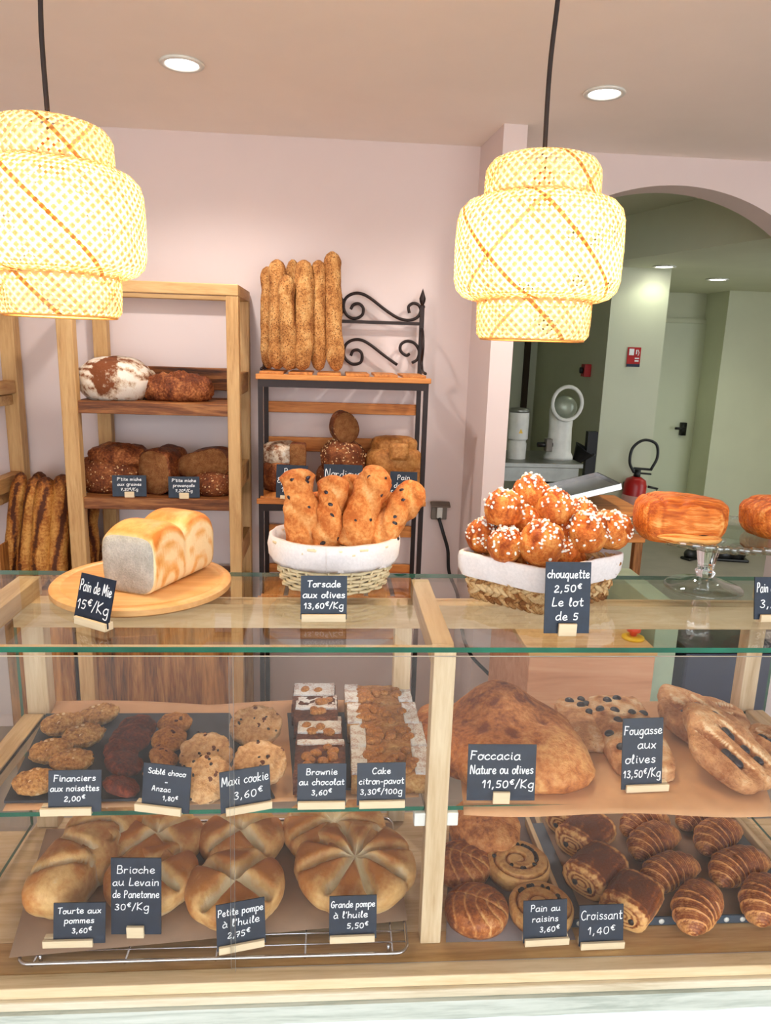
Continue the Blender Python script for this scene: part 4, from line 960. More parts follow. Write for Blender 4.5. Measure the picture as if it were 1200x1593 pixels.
MB().tube([((RT_*k)*1.003*cos(a), SY*(RT_*k)*1.003*sin(a)-.0012, z) for k, z in ((1.03, HB+.006), (1.052, HB-.012), (1.033, HB-.036), (.998, HB-.045))], .0012, 6).build('seam', M['cloth'], lin_o)
rnd = random.Random(5)
TW = [((470, 846), (470, 802), (465, 762), (462, 730), 25, -.034, .0), ((505, 850), (510, 808), (517, 772), (519, 740), 22, -.04, .0),
      ((550, 846), (562, 800), (577, 762), (591, 727), 26, -.04, .01), ((584, 846), (608, 812), (632, 780), (651, 752), 23, -.025, .01),
      ((535, 840), (543, 800), (547, 765), (549, 738), 20, .045, .06), ((570, 840), (585, 815), (598, 790), (606, 765), 19, .035, .05), ((490, 842), (494, 815), (497, 790), (499, 765), 19, .04, .06)]
names = ['thick pale olive twist leaning at the near side of the oval basket', 'olive twist with a black olive near its tip, second from the oval basket side', 'longest olive twist crossing the middle of the oval basket', 'olive twist leaning out over the rim of the oval basket towards the socket',
         'bright orange olive twist standing behind the middle twists', 'short orange olive twist tucked behind the one leaning out', 'small olive twist half hidden behind the two nearest twists']
for i, (a, b_, c_, d_, wpx, y0, y1) in enumerate(TW):
    pp = []
    for j, q in enumerate((a, b_, c_, d_)): pp.append(py(q[0], q[1], bc.y+y0+(y1-y0)*j/3))
    r = wpx/ppm(pp[1]); base = pp[0]
    dn = (pp[0]-pp[1]).normalized()*.008; pts = [pp[0]+dn]+pp; pts = [p-base for p in pts]
    def rf(t_, r=r, i=i): return r*1.10*(1.0-.10*t_+.07*sin(t_*15+i))*taper(.09, .5, .35)(t_)
    def rfn(t_, an, i=i): q = (an+t_*6.5+i) % pi; q = min(q, pi-q); return 1.03-.27*math.exp(-(q/.30)**2)+.03*sin(t_*40+2*an)
    def tn(t_, an, i=i): q = (an+t_*6.5+i) % pi; q = min(q, pi-q); return .46+.35*math.exp(-(q/.28)**2)-.12*t_+.07*sin(t_*40+2*an)
    mb = roll_(pts, rf, 28, 14, rfn, 1, None, tn, i+1, .07, 12)
    o = bread(mb, 'olive_twist', M['b_torsade'], names[i], 'bread', base, 0, 'olive twists in the oval basket')
    for q in range(5 if i < 4 else 2):
        t_ = rnd.uniform(.3, .92); idx = int(t_*(len(mb.v)//28-1))*28; cen = sum((Vector(mb.v[idx+k]) for k in range(28)), Vector())/28
        cand = sorted(range(28), key=lambda k: mb.v[idx+k][1])[:9]; v = Vector(mb.v[idx+rnd.choice(cand)])
        P('black olive piece', MB().ball((0, 0, 0), .0075, .0045, .005, 10, 6).build('olive', M['b_olive'], o, loc=v-(v-cen)*.12, rot=(0, rnd.uniform(-1, 1), 0)))

# ------------------------------------------------------------------ plaited basket of sugared choux
cF, cL, cR = pz(842, 957, ZG), pz(722, 926, ZG), pz(952, 930, ZG)
e1 = cL-cF; e2 = cR-cF
if e1.length > 0: pass
ctr = (cL+cR)/2; HC = .088
t = thing('plaited_basket', 'square plaited seagrass basket with white liner full of sugared choux', 'basket', ctr)
def corners(z, grow): return [Vector((p.x-ctr.x, p.y-ctr.y, 0))*grow+Vector((0, 0, z)) for p in (cF, cR, cF+e1+e2, cL)]
def perim(z, grow, n=22, rr=.12):
    cs = corners(z, grow); out = []
    for i in range(4):
        a, b_ = cs[i], cs[(i+1) % 4]; p0 = a.lerp(b_, rr); p1 = a.lerp(b_, 1-rr)
        for k in range(n): out.append(p0.lerp(p1, k/(n-1)))
        nx = b_.lerp(cs[(i+2) % 4], rr)
        for k in (1, 2, 3): u = k/4; out.append(p1*(1-u)**2+b_*2*u*(1-u)+nx*u*u)
    return out
mb = MB(); rnd = random.Random(8)
for j in range(4):
    z = .011+j*.021; g = .93+.18*z/HC; ps = perim(z, g, 9); n_ = len(ps)
    for i in range(n_):
        a, b_ = ps[i], ps[(i+1) % n_]; tvec = (b_-a).normalized(); m_ = a
        for sgn in (1, -1):
            up_ = Vector((0, 0, 1)); d = (tvec*.84+up_*.54*sgn).normalized(); nrm = tvec.cross(up_)
            rot = Matrix((d, nrm, d.cross(nrm))).transposed()
            mb.ball(m_+up_*.0052*sgn+nrm*rnd.uniform(-.0015, .0015), .0150*rnd.uniform(.9, 1.15), .0050, .0056*rnd.uniform(.8, 1.1), 10, 6, rot, tone=rnd.uniform(.2, .8))
mb.build('woven_side', M['seagrass'], t)
MB().prism([(p.x, p.y) for p in perim(0, .90, 6)], .002, .008).build('basket_bottom', M['seagrass'], t, smooth=False)
def ringm(levels):
    mb = MB(); R0 = [perim(z, g, 22) for z, g in levels]; n_ = len(R0[0]); vs = []
    for j, r_ in enumerate(R0):
        for i, p in enumerate(r_):
            q = .0013*sin(i*.7+j)+.001*sin(i*1.9+j*2); vs.append(p+Vector((p.x, p.y, 0)).normalized()*q+Vector((0, 0, q*.5)))
    fs = []
    for j in range(len(R0)-1):
        for i in range(n_): i2 = (i+1) % n_; fs.append((j*n_+i, j*n_+i2, (j+1)*n_+i2, (j+1)*n_+i))
    fs.append(tuple((len(R0)-1)*n_+i for i in range(n_)))
    return mb.add(vs, fs)
ringm([(HC-.044, 1.10), (HC-.03, 1.155), (HC-.006, 1.185), (HC+.004, 1.17), (HC+.006, 1.13), (HC-.008, 1.07), (.014, .88)]).build('cloth_liner', M['cloth'], t)
CH = [(751, 832, 27, .02), (782, 792, 32, -.01), (821, 765, 28, .02), (864, 789, 31, .0), (820, 810, 26, .0), (786, 846, 28, -.045), (842, 843, 36, -.07), (906, 798, 24, .045), (914, 826, 33, -.02), (950, 823, 30, .02), (872, 824, 26, .01), (882, 854, 24, -.02), (800, 868, 26, -.01), (850, 880, 26, -.0), (890, 866, 24, .0)]
cl = ['at the far side of the pile beside the wall', 'large and glossy, high on the wall side of the pile', 'topmost of the pile', 'broad, high on the pile beside the topmost one', 'in the middle of the pile below the topmost one', 'low at the liner on the wall side', 'largest and lowest, just above the tall tag', 'peeping out behind the pile towards the cake stand', 'dark orange, low on the cake stand side', 'outermost, nearest the cake stand', 'sunk in the middle behind the largest one', 'small, at the liner behind the tall tag', 'buried at the bottom under the wall side buns', 'buried at the bottom behind the tall tag', 'buried at the bottom under the cake stand side buns']
for i, (x, y, r_, dy) in enumerate(CH):
    p = py(x, y, ctr.y+dy); r = r_/ppm(p)
    mb = bun(r, r*.98, r*1.75, i, .10, 2.6, 1.0, .9, .42, .7, 12, 30, top=lambda a, b_, rho, th, i=i, r=r: (r*.10*fbm((a*3, b_*3, i), 3), .25*fbm((a*2, b_*2, i+9), 2)+.3*fbm((a*3, b_*3, i), 3)))
    o = bread(mb, 'choux_bun', M['b_chou'], 'sugared choux bun '+cl[i], 'pastry', p-Vector((0, 0, r*.8)), i*1.3, 'sugared choux buns in the plaited basket', rot=(radians(rnd.uniform(-8, 22)), radians(rnd.uniform(-12, 12)), i*1.3))
    s_ = seedy(mb, 105 if i < 12 else 12, .0041, random.Random(i), .25).build('pearl_sugar', M['b_sugar'], o, smooth=False); s_['kind'] = 'stuff'

# ------------------------------------------------------------------ glass cake stand with two large chocolate pastries
M['pressed'] = glass_mat('thin pressed glass', (.90, .93, .91, 1), 1.5, .12)
c = pz(1094, 914, ZG); s0 = ppm(c); rb = 58/s0; rp = .158
hp = .121
t = thing('glass_cake_stand', 'clear pressed glass cake stand with a scalloped rim', 'cake stand', c)
MB().lathe([(0, .0), (rb, .0), (rb*1.0, .003), (rb*.93, .007), (rb*.6, .012), (rb*.36, .020), (.016, .026), (0, .026)], 48).build('foot', M['pressed'], t)
MB().lathe([(0, .0262), (.016, .0262), (.020, .036), (.015, .042), (.017, .055), (.021, .075), (.026, .100), (.034, .107), (.0, .108)], 32, wob=lambda a, j: .0012*cos(a*8)).build('stem', M['crystal'], t)
def sc_(a, j): return .0042*cos(a*42)*(1 if 2 <= j <= 5 else 0)
MB().lathe([(0, hp-.0125), (.034, hp-.0125), (rp-.02, hp-.008), (rp, hp-.005), (rp+.004, hp+.006), (rp, hp+.010), (rp-.006, hp+.004), (rp-.02, hp), (0, hp-.004)], 168, wob=sc_).build('plate', M['pressed'], t)
CS = c; zp = ZG+hp-.0015
a, b_ = pz(1052, 836, zp), pz(1200, 840, zp)
def big_pastry(L, W_, H, label, loc, rz, seed):
    def top(x, y, rho, th):
        e = .10*sin((y*1.0+.06*sin(x*3+seed))*26)+.08*sin((y+.05*noise.noise(Vector((x*2, seed, 0))))*55)
        cr = math.exp(-((x+.66+.10*y)/.035)**2)          # fold line near one end
        return -.006*cr+.0007*e*10*.1, 1.1*e*(1 if abs(x) < .9 else .5)-.18*cr-.06
    mb = bun(L/2, W_, H, seed, .05, 1.7, 1, .42, .40, .80, 44, 120, sq_out(3.2), top)
    o = bread(mb, 'chocolate_pastry', M['b_pac'], label, 'pastry', loc, rz, 'large chocolate pastries on the cake stand')
    m2 = roll_([(-L*.34, -W_*.86, H*.16), (-L*.05, -W_*.94, H*.13), (L*.20, -W_*.92, H*.11), (L*.40, -W_*.80, H*.13)], lambda t: H*.14*taper(.2, .6)(t), 18, 8, lambda t, an: 1+.08*sin(an*5), .8, None, lambda t, an: .75+.3*sin(an*5), seed, .08, 9)
    P('paler layered edge of the underside', m2.build('folded_edge', M['b_pac'], o))
    m3 = MB().ball((L*.18, -W_*.93, H*.17), L*.10, .006, .006, 12, 8, Matrix.Rotation(.1, 3, 'Y'))
    P('dark chocolate stick', m3.build('chocolate_stick', M['b_cocoa'], o))
    return o
def sq_out(e):
    return lambda th: 1/((abs(cos(th))**e+abs(sin(th))**e)**(1/e))
pc_ = py(1052, 800, CS.y-.03)
big_pastry(.172, .060, .090, 'large orange layered chocolate pastry nearer the choux basket on the cake stand', Vector((pc_.x, CS.y-.045, zp)), -.10, 1)
pc_ = py(1218, 810, CS.y)
big_pastry(.172, .060, .080, 'large orange layered chocolate pastry on the cake stand above the Pain tag', Vector((pc_.x, CS.y-.01, zp)), .06, 2)
# ------------------------------------------------------------------ standing baguettes in the bin
def stick(px_top, px_bot, wpx, Yt, Yb, mat, label, group, seed, slash=True, zb=None, amp=.06):
    a = py(px_top[0], px_top[1], Yt); b_ = py(px_bot[0], px_bot[1], Yb)
    if zb is not None: b_ = a+(b_-a)*((zb-a.z)/(b_.z-a.z))
    r = wpx/2/ppm((a+b_)/2); base = b_
    m1 = b_.lerp(a, .33)+Vector((.004*sin(seed), -.004, 0)); m2 = b_.lerp(a, .7)+Vector((-.004*sin(seed*2), -.003, 0))
    pts = [p-base for p in (b_+Vector((0, 0, r*.15)), m1, m2, a)]
    def gr(t, an):                      # long split running down the crust
        q = (an-pi-.55*sin(seed*2.1)-.5*sin(t*5+seed)+pi) % (2*pi)-pi
        return math.exp(-(q/.22)**2)*(1 if .12 < t < .9 else 0)
    def rfn(t, an): return 1-(.14*gr(t, an) if slash else 0)+.05*sin(t*23+seed)*.5
    def tn(t, an):
        if not slash: return .5+.2*noise.noise(Vector((t*6, an, seed)))
        return .62-.60*gr(t, an)-.35*max(0, (t-.86)/.14)+.15*noise.noise(Vector((t*5, an, seed)))
    mb = roll_(pts, lambda t: r*taper(.10, .45, .25)(t)*(1+.05*sin(t*17+seed)), 20, 12, rfn, 1, (0, 1, 0), tn, seed, amp, 7)
    zm = min(v[2] for v in mb.v)
    mb.v = [(x, y, z-zm) for x, y, z in mb.v]
    return bread(mb, 'baguette', M[mat], label, 'baguette', base+Vector((0, 0, zm)), 0, group)
g = 'dark baguettes standing in the wooden bin'
BG = [((34, 735), (14, 890), 23, 2.86, 2.83, 'first baguette from the ladder-sided unit, leaning outwards in the bin'),
      ((54, 742), (36, 902), 25, 2.82, 2.79, 'second baguette from the ladder-sided unit, with a long split crust'),
      ((72, 742), (62, 905), 30, 2.80, 2.77, 'broadest baguette in the middle of the wooden bin'),
      ((99, 738), (90, 905), 28, 2.81, 2.78, 'baguette standing close against the front post of the wooden unit'),
      ((62, 734), (56, 890), 24, 2.95, 2.93, 'baguette at the back of the bin behind the broadest one'),
      ((122, 770), (124, 895), 24, 2.86, 2.84, 'baguette in the bin behind the front post of the wooden unit'),
      ((143, 775), (141, 895), 24, 2.93, 2.91, 'reddish baguette in the bin beside the square white loaf')]
for i, (a, b_, w_, yt, yb, lb) in enumerate(BG): stick(a, b_, w_, yt, yb, 'b_bag', lb, g, i+1, zb=(BZ if i < 5 else .78)+.0008)
g = 'seeded baguettes on top of the iron rack'
GB = [((416, 415), (418, 556), 21, 2.97, 2.95, 'narrow seeded baguette at the outer end of the iron rack top'), ((431, 404), (432, 556), 27, 2.92, 2.89, 'tall seeded baguette in front of the narrow outermost one on the rack'),
      ((446, 428), (449, 558), 25, 2.86, 2.845, 'shorter seeded baguette standing in front of two taller ones on the rack'), ((456, 404), (455, 553), 22, 3.0, 2.98, 'seeded baguette at the back of the rack top, only its tip showing'),
      ((473, 405), (470, 559), 31, 2.90, 2.86, 'thickest seeded baguette in the middle of the rack top'), ((496, 405), (496, 557), 25, 2.92, 2.89, 'slim seeded baguette beside the tallest one on the rack'),
      ((517, 392), (523, 558), 27, 2.94, 2.88, 'tallest seeded baguette, next to the iron scrolls')]
for i, (a, b_, w_, yt, yb, lb) in enumerate(GB): stick(a, b_, w_, yt, yb, 'b_grain', lb, g, i+11, False, RZ1+.0008, .09)

# ------------------------------------------------------------------ country loaves on the wooden unit
def px_bun(cx, cy, wpx, hpx, z, Yc, dep, mat, label, seed, group, name='bread_loaf', rz=0, **k):
    p = py(cx, cy, Yc); s = ppm(p); c = Vector((p.x, Yc, z+.0005))
    mb = bun(wpx/2/s, dep/2, hpx/s, seed, **k)
    return bread(mb, name, M[mat], label, 'bread', c, rz, group), mb
gw = 'country loaves on the wooden shelf unit'
ZA, ZB_ = 1.500, 1.142
# floured boule with a bald brown patch
p = py(178, 618, 2.84); s = ppm(p); R1 = 57/s
def boule_tone(x, y, z, rho, th, t): 
    d = sqrt((x+.02)**2/.12+(z-.58)**2/.16) if y < .3 else 9
    return .12 if d < 1 else (.60+.34*sin(z*30+x*7+4*noise.noise(Vector((x*3, y*3, z*3)))))
mb = bun(R1, R1*.9, 66/s, 3, .05, 2.0, 1, .8, .42, .75, 22, 64, tone=boule_tone)
bread(mb, 'boule', M['b_flour'], 'round floured country loaf with a bald brown patch on the upper wooden shelf', 'bread', (p.x-.0, 2.86, ZA+.0005), 0, gw)
px_bun(222, 612, 46, 48, ZA, 3.0, .12, 'b_flour', 'floured loaf end showing behind the round floured loaf', 4, gw, amp=.10)
px_bun(277, 614, 110, 42, ZA, 2.86, .15, 'b_rustic', 'dark oblong loaf with a ragged crust beside the round floured loaf', 5, gw, amp=.12, ns=3.5, p2=.7)
o, _ = px_bun(176, 765, 112, 56, ZB_, 2.88, .18, 'b_seed', 'dark seeded loaf under another loaf on the lower wooden shelf', 6, gw, amp=.07, p2=.7)
p = py(186, 722, 2.88)
o, _ = px_bun(186, 700, 94, 36, p.z-.004, 2.88, .15, 'b_rustic', 'dark oblong loaf stacked on top of the seeded loaf', 7, gw, amp=.08, p2=.8)
def cut_loaf(label, x0, x1, ztop_px, ybot_px, Yf, depth, z, mat, seed, group, rz=0, round_=.6, cutm='b_brcrumb', name='cut_loaf', slope=0, Hs=None):
    a, b_ = py(x0, ybot_px, Yf), py(x1, ybot_px, Yf); Wd = b_.x-a.x; H = Hs or (py((x0+x1)/2, ztop_px, Yf).z-z); c = Vector(((a.x+b_.x)/2, Yf, z+.0005))
    mb = MB(); n = 36; ns_ = 14; vs = []; tn = []; fs = []
    for i in range(ns_+1):
        u = i/ns_; e = 1 if u < .8 else sqrt(max(.02, 1-((u-.8)/.2)**2*.8))
        for k in range(n):
            an = 2*pi*k/n; ca, sa = cos(an), sin(an)
            x_ = .5*math.copysign(abs(ca)**round_, ca); z_ = .5*math.copysign(abs(sa)**round_, sa)+.5
            q = 1+.06*noise.noise(Vector((x_*3, u*3, z_*3+seed)))
            vs.append((x_*Wd*e*q, u*depth, max(0, z_*H*(1-(1-e)*.6)*q*(1+slope*x_)))); tn.append(.55-.3*max(0, z_-.6))
    for i in range(ns_):
        for k in range(n): k2 = (k+1) % n; fs.append((i*n+k, (i+1)*n+k, (i+1)*n+k2, i*n+k2))
    fs.append(tuple(ns_*n+k for k in range(n))); fs.append(tuple(range(n-1, -1, -1)))
    mb.add(vs, fs, tn); o = bread(mb, name, M[mat], label, 'bread', c, rz, group)
    ring = [Vector(v) for v in vs[:n]]; cc = sum(ring, Vector())/n; cf = MB(); v2 = [tuple(cc+Vector((0, -.004, 0)))]; f2 = []
    for f in (.5, .93):
        for v in ring: w_ = cc+(v-cc)*f; v2.append((w_.x, -.0035, w_.z))
    for v in ring: w_ = cc+(v-cc)*.95; v2.append((w_.x, .001, w_.z))
    for k in range(n):
        k2 = (k+1) % n; f2.append((0, 1+k, 1+k2))
        for j in range(2): f2.append((1+j*n+k, 1+(j+1)*n+k, 1+(j+1)*n+k2, 1+j*n+k2))
    cf.add(v2, f2); P('cut brown crumb' if cutm == 'b_brcrumb' else 'cut pale crumb', cf.build('cut_crumb', M[cutm], o)); return o
cut_loaf('tall cut loaf with dark crust standing between the two small tags', 214, 268, 700, 770, 2.80, .19, ZB_, 'b_rustic', 8, gw, rz=-.30, round_=.7)
o, _ = px_bun(334, 772, 66, 36, ZB_, 2.85, .17, 'b_seed', 'pale seeded loaf lying under the cut half loaf', 9, gw, amp=.05, p2=.6)
p = py(315, 747, 2.82)
cut_loaf('half loaf with a wide open brown crumb resting on the pale seeded loaf', 275, 357, 695, 746, 2.83, .13, p.z, 'b_rustic', 10, gw, rz=-.10, round_=.8, slope=.35, Hs=.115)

# ------------------------------------------------------------------ loaves on the iron rack
gi = 'loaves on the middle shelf of the iron rack'
zr = RZ2+.0003
o, _ = px_bun(440, 775, 66, 52, zr, 2.96, .17, 'b_rustic', 'plum brown loaf at the bottom of the outer stack on the iron rack', 21, gi, amp=.03, p1=.7, p2=.6)
p = py(440, 724, 2.94)
o, _ = px_bun(441, 720, 66, 36, p.z, 2.96, .15, 'b_flour', 'flat floured loaf on the plum brown loaf of the iron rack', 22, gi, amp=.05, p1=.7, p2=.5)
cut_loaf('square cut loaf end standing in front of the flat floured loaf', 451, 476, 690, 727, 2.845, .05, p.z-.01, 'b_rustic', 23, gi, round_=.3)
o, _ = px_bun(531, 778, 78, 46, zr, 2.96, .16, 'b_seed', 'dark seeded loaf at the bottom of the middle stack behind the Nordique tag', 24, gi, amp=.05, p2=.6)
p = py(533, 734, 2.94)
mbq = o
o, mb = px_bun(533, 732, 68, 52, p.z-.003, 2.93, .15, 'b_seed', 'loaf covered in pale seeds under the pointed half loaf', 25, gi, amp=.06, p2=.6)
s_ = seedy(mb, 90, .005, random.Random(3), .1).build('pale_seed', plain('pale seeds', (226, 190, 140), .6), o, smooth=False); s_['kind'] = 'stuff'
p2 = py(538, 690, 2.92)
cut_loaf('pointed half loaf with seeded edge, topmost of the middle stack', 518, 560, 641, 690, 2.89, .09, p2.z, 'b_seed', 26, gi, rz=.25, round_=1.0, slope=-.2)
o, _ = px_bun(612, 776, 86, 46, zr, 2.96, .17, 'b_tin', 'tin loaf at the bottom of the stack behind the Pain de Riz tag', 27, gi, amp=.03, p1=.6, p2=.5)
p = py(612, 734, 2.94)
o, _ = px_bun(612, 745, 88, 40, p.z-.004, 2.95, .16, 'b_tin', 'broad tin loaf in the middle of the stack over the Pain de Riz tag', 28, gi, amp=.03, p1=.6, p2=.5)
p3 = py(612, 709, 2.94)
o, _ = px_bun(613, 708, 72, 30, p3.z-.002, 2.96, .13, 'b_tin', 'flat tin loaf on top of the stack over the Pain de Riz tag', 29, gi, amp=.03, p1=.5, p2=.4)
cut_loaf('small cut loaf end standing against the stack of tin loaves', 606, 636, 690, 716, 2.85, .025, p3.z-.006, 'b_tin', 30, gi, round_=.3, cutm='b_tin')
# ------------------------------------------------------------------ upper shelf, first bay
def sheet(name, mat, label, poly, z, thick=.0006, wave=.0015, n=26, cat='paper', droop=0):
    """thin sheet over four pixel corners (back-left, back-right, front-right, front-left)"""
    q = [pz(x, y, z) for x, y in poly]; c = sum(q, Vector())/4; mb = MB(); vs = []; fs = []
    for s in (0, 1):
        for j in range(n+1):
            for i in range(n+1):
                u, v = i/n, j/n; p = q[0].lerp(q[1], u).lerp(q[3].lerp(q[2], u), v)-c
                e = (1-v)**6*.012*abs(sin(u*5+1)) if wave else 0
                p.z = wave*(.5+.5*noise.noise(Vector((u*4, v*4, len(name)))))*(4*v*(1-v))*.5+e+(thick if s else 0)-droop*max(0, (v-.93)/.07)*(.6+.4*sin(u*9)); vs.append(p)
    K = (n+1)**2
    for j in range(n):
        for i in range(n):
            a = j*(n+1)+i; fs += [(a, a+n+1, a+n+2, a+1), (K+a, K+a+1, K+a+n+2, K+a+n+1)]
    for i in range(n): fs += [(i, i+1, K+i+1, K+i), (n*(n+1)+i, K+n*(n+1)+i, K+n*(n+1)+i+1, n*(n+1)+i+1), (i*(n+1), K+i*(n+1), K+(i+1)*(n+1), (i+1)*(n+1)), (i*(n+1)+n, (i+1)*(n+1)+n, K+(i+1)*(n+1)+n, K+i*(n+1)+n)]
    mb.add(vs, fs); return tag(mb.build(name, mat, loc=c), label, cat)
sheet('kraft_paper', M['kraft'], 'brown kraft paper lining the glass shelf under the biscuits and cakes', [(88, 1098), (636, 1096), (652, 1240), (4, 1262)], ZS+.0004, wave=.0004)
zp = ZS+.0016
def slab(label, poly, z):
    q = [pz(x, y, z) for x, y in poly]; c = sum(q, Vector())/4
    return tag(MB().prism([((p-c).x, (p-c).y) for p in reversed(q)], 0, .005).build('slate_slab', M['slab'], loc=c, smooth=False, bevel=.0008), label, 'slab')
slab('black slate slab under the financiers and biscuits', [(72, 1113), (358, 1112), (428, 1243), (6, 1250)], zp)
slab('black slate slab under the brownies and cakes', [(447, 1112), (640, 1110), (658, 1226), (457, 1232)], zp)
zb = zp+.0055
def disc(cx, cy, wpx, hpx, thick, label, mat, cat, group, name, seed, z=zb, lean=0, rz=0, lift=0, extra=None, **k):
    """small flat piece whose outline covers wpx x hpx in view; it leans back by `lean` degrees"""
    asp = k.pop('asp', .72); zc = z+thick*.5+lift
    for _ in range(3):
        p = pz(cx, cy, zc); s = ppm(p); rx = wpx/2/s; ry = rx*asp
        zc = z+thick*.5+lift+ry*sin(radians(abs(lean)))*.9
    mb = bun(rx, ry, thick, seed, **k)
    zz = z+lift+ry*sin(radians(abs(lean)))*.9
    o = bread(mb, name, M[mat], label, cat, (p.x, p.y, zz if lean else z+lift), 0, group, rot=(radians(lean), 0, rz))
    if extra: extra(o, mb, rx, ry)
    return o
def nuts(n, size, sd, mat='b_nut', nm='nut_piece'):
    def f(o, mb, rx, ry):
        s_ = seedy(mb, n, size, random.Random(sd), .55).build(nm, M[mat], o, smooth=False)
    return f
gf = 'hazelnut financiers on the slate slab'
FI = [(154, 1110, 60, .022, 12, .003, 'farthest back, beside the dark biscuits'), (97, 1124, 62, .024, 18, 0, 'at the back corner over the wooden side rail'), (129, 1142, 62, .024, 20, .004, 'greenish gold, in front of the farthest one'),
      (80, 1166, 64, .024, 16, 0, 'in the middle of the outer column'), (112, 1182, 66, .022, 14, .003, 'broad with nuts on top, just behind the tag'), (56, 1213, 66, .025, 18, 0, 'nearest the front pane, beside the tag'), (122, 1216, 60, .022, 8, 0, 'mostly hidden behind the Financiers tag')]
for i, (x, y, w_, th_, ln, lf, lb) in enumerate(FI):
    disc(x, y, w_, 0, th_, 'nutty oval financier '+lb, 'b_fin', 'cake', gf, 'financier', i, lean=ln, rz=[.5, .3, .5, .4, .1, .2, 0][i], lift=lf, asp=.68, amp=.11, ns=3.6, p2=.6, zb=.5, undercut=.8, extra=nuts(16, .0028, i, 'b_nut'))
gc = 'dark chocolate biscuits in a leaning row'
for i, (x, y, w_, ln, lf, lb) in enumerate([(214, 1130, 58, 14, 0, 'at the back of the row'), (203, 1146, 62, 18, .006, 'second from the back, broad and flat'), (186, 1166, 56, 20, .004, 'in the middle, peeping out sideways'), (190, 1186, 64, 20, .006, 'round and reddish, second from the front'), (186, 1222, 60, 24, .002, 'at the front beside the Financiers tag')]):
    disc(x, y, w_, 0, .022, 'dark chocolate biscuit '+lb, 'b_choc', 'biscuit', gc, 'chocolate_biscuit', i+20, lean=ln, rz=i*.6, lift=lf, asp=.92, amp=.08, ns=3, p2=.8, zb=.4)
ga = 'golden oat biscuits in a row'
for i, (x, y, w_, ln, lf, lb) in enumerate([(272, 1124, 52, 14, .0, 'farthest back with raisins'), (261, 1149, 57, 18, .003, 'second from the back with a dark raisin'), (252, 1178, 52, 18, .002, 'second from the front'), (246, 1204, 48, 14, 0, 'behind the Sablé tag')]):
    disc(x, y, w_, 0, .020, 'golden oat biscuit '+lb, 'b_anzac', 'biscuit', ga, 'oat_biscuit', i+30, lean=ln, rz=i, lift=lf, asp=.85, amp=.10, p2=.6, zb=.45)
gm = 'big pale cookies'
def chips(sd, n=7):
    def f(o, mb, rx, ry):
        for q in range(n): P('dark chocolate chip', seedy(mb, 1, .004, random.Random(sd*31+q), .6).build('chocolate_chip', M['b_cocoa'], o))
    return f
for i, (x, y, w_, ln, lf, lb) in enumerate([(399, 1127, 80, 24, .0, 'farthest back beside the brownies'), (404, 1185, 82, 26, .004, 'in front of the farthest one, behind the Maxi tag'), (321, 1170, 80, 30, 0, 'lying flatter behind another beside the oat biscuits'), (324, 1206, 78, 36, .0, 'standing steepest, between the Sablé and Maxi tags')]):
    disc(x, y, w_, 0, .026, 'big pale lumpy cookie '+lb, 'b_cook', 'cookie', gm, 'big_cookie', i+40, lean=ln, rz=0, lift=lf, asp=.95, amp=.13, ns=3.6, p2=.6, zb=.5, extra=chips(i))
# bars of brownie and cake
def bar(label, group, name, mat, cx, cy, wpx, dpx, h, lift, strips, nutn, seed, rz=0):
    p = pz(cx, cy, zb+lift); s = ppm(p); W_ = wpx/s; D_ = dpx/s
    def rough(x0, x1, y0, y1, z0, z1, amp, n=10):
        mb = MB(); vs = []; fs = []; idx = {}
        def V_(i, j, k):
            if (i, j, k) not in idx:
                v = Vector((x0+(x1-x0)*i/n, y0+(y1-y0)*j/n, z0+(z1-z0)*k/4)); q = Vector((noise.noise(v*160+Vector((seed, 0, 0))), noise.noise(v*160+Vector((0, seed, 9))), noise.noise(v*160+Vector((5, 0, seed)))))*amp
                if k == 0: q.z = 0
                v += q; v.z = max(v.z, z0); idx[(i, j, k)] = len(vs); vs.append(v)
            return idx[(i, j, k)]
        for i in range(n):
            for j in range(n): fs += [(V_(i, j, 0), V_(i, j+1, 0), V_(i+1, j+1, 0), V_(i+1, j, 0)), (V_(i, j, 4), V_(i+1, j, 4), V_(i+1, j+1, 4), V_(i, j+1, 4))]
            for k in range(4): fs += [(V_(i, 0, k), V_(i+1, 0, k), V_(i+1, 0, k+1), V_(i, 0, k+1)), (V_(i, n, k), V_(i, n, k+1), V_(i+1, n, k+1), V_(i+1, n, k)), (V_(0, i, k), V_(0, i, k+1), V_(0, i+1, k+1), V_(0, i+1, k)), (V_(n, i, k), V_(n, i+1, k), V_(n, i+1, k+1), V_(n, i, k+1))]
        return mb.add(vs, fs)
    o = bread(rough(-W_/2, W_/2, -D_/2, D_/2, 0, h, .0016), name, M[mat], label, 'cake', (p.x, p.y, zb+lift), rz, group)
    for (a, b_, c_, d_) in strips: P('white icing sugar', rough(-W_/2+a*W_, -W_/2+b_*W_, -D_/2+c_*D_, -D_/2+d_*D_, h-.001, h+.004, .0012).build('icing_sugar', M['b_powder'], o))
    r_ = random.Random(seed)
    for q in range(nutn):
        x_, y_ = r_.uniform(-.30, .30)*W_, r_.uniform(-.40, .30)*D_
        MB().ball((0, 0, 0), .0145*r_.uniform(.7, 1.1), .0100, .0075, 10, 6).build('nut', M['b_nut'], o, loc=(x_, y_, h+.002), rot=(r_.uniform(-.3, .3), r_.uniform(-.3, .3), r_.uniform(0, 3)))
    return o
gb, gk = 'brownie bars', 'lemon poppy seed cake bars'
top_s = [(0.02, .98, .42, 1.0)]
BR_ = [(489, 1102, 64, 30, .046, 'farthest back'), (492, 1130, 66, 34, .042, 'second from the back'), (497, 1164, 70, 38, .036, 'third from the back, with the widest sugar stripe'), (498, 1206, 78, 46, .034, 'at the front with almonds, behind the Brownie tag')]
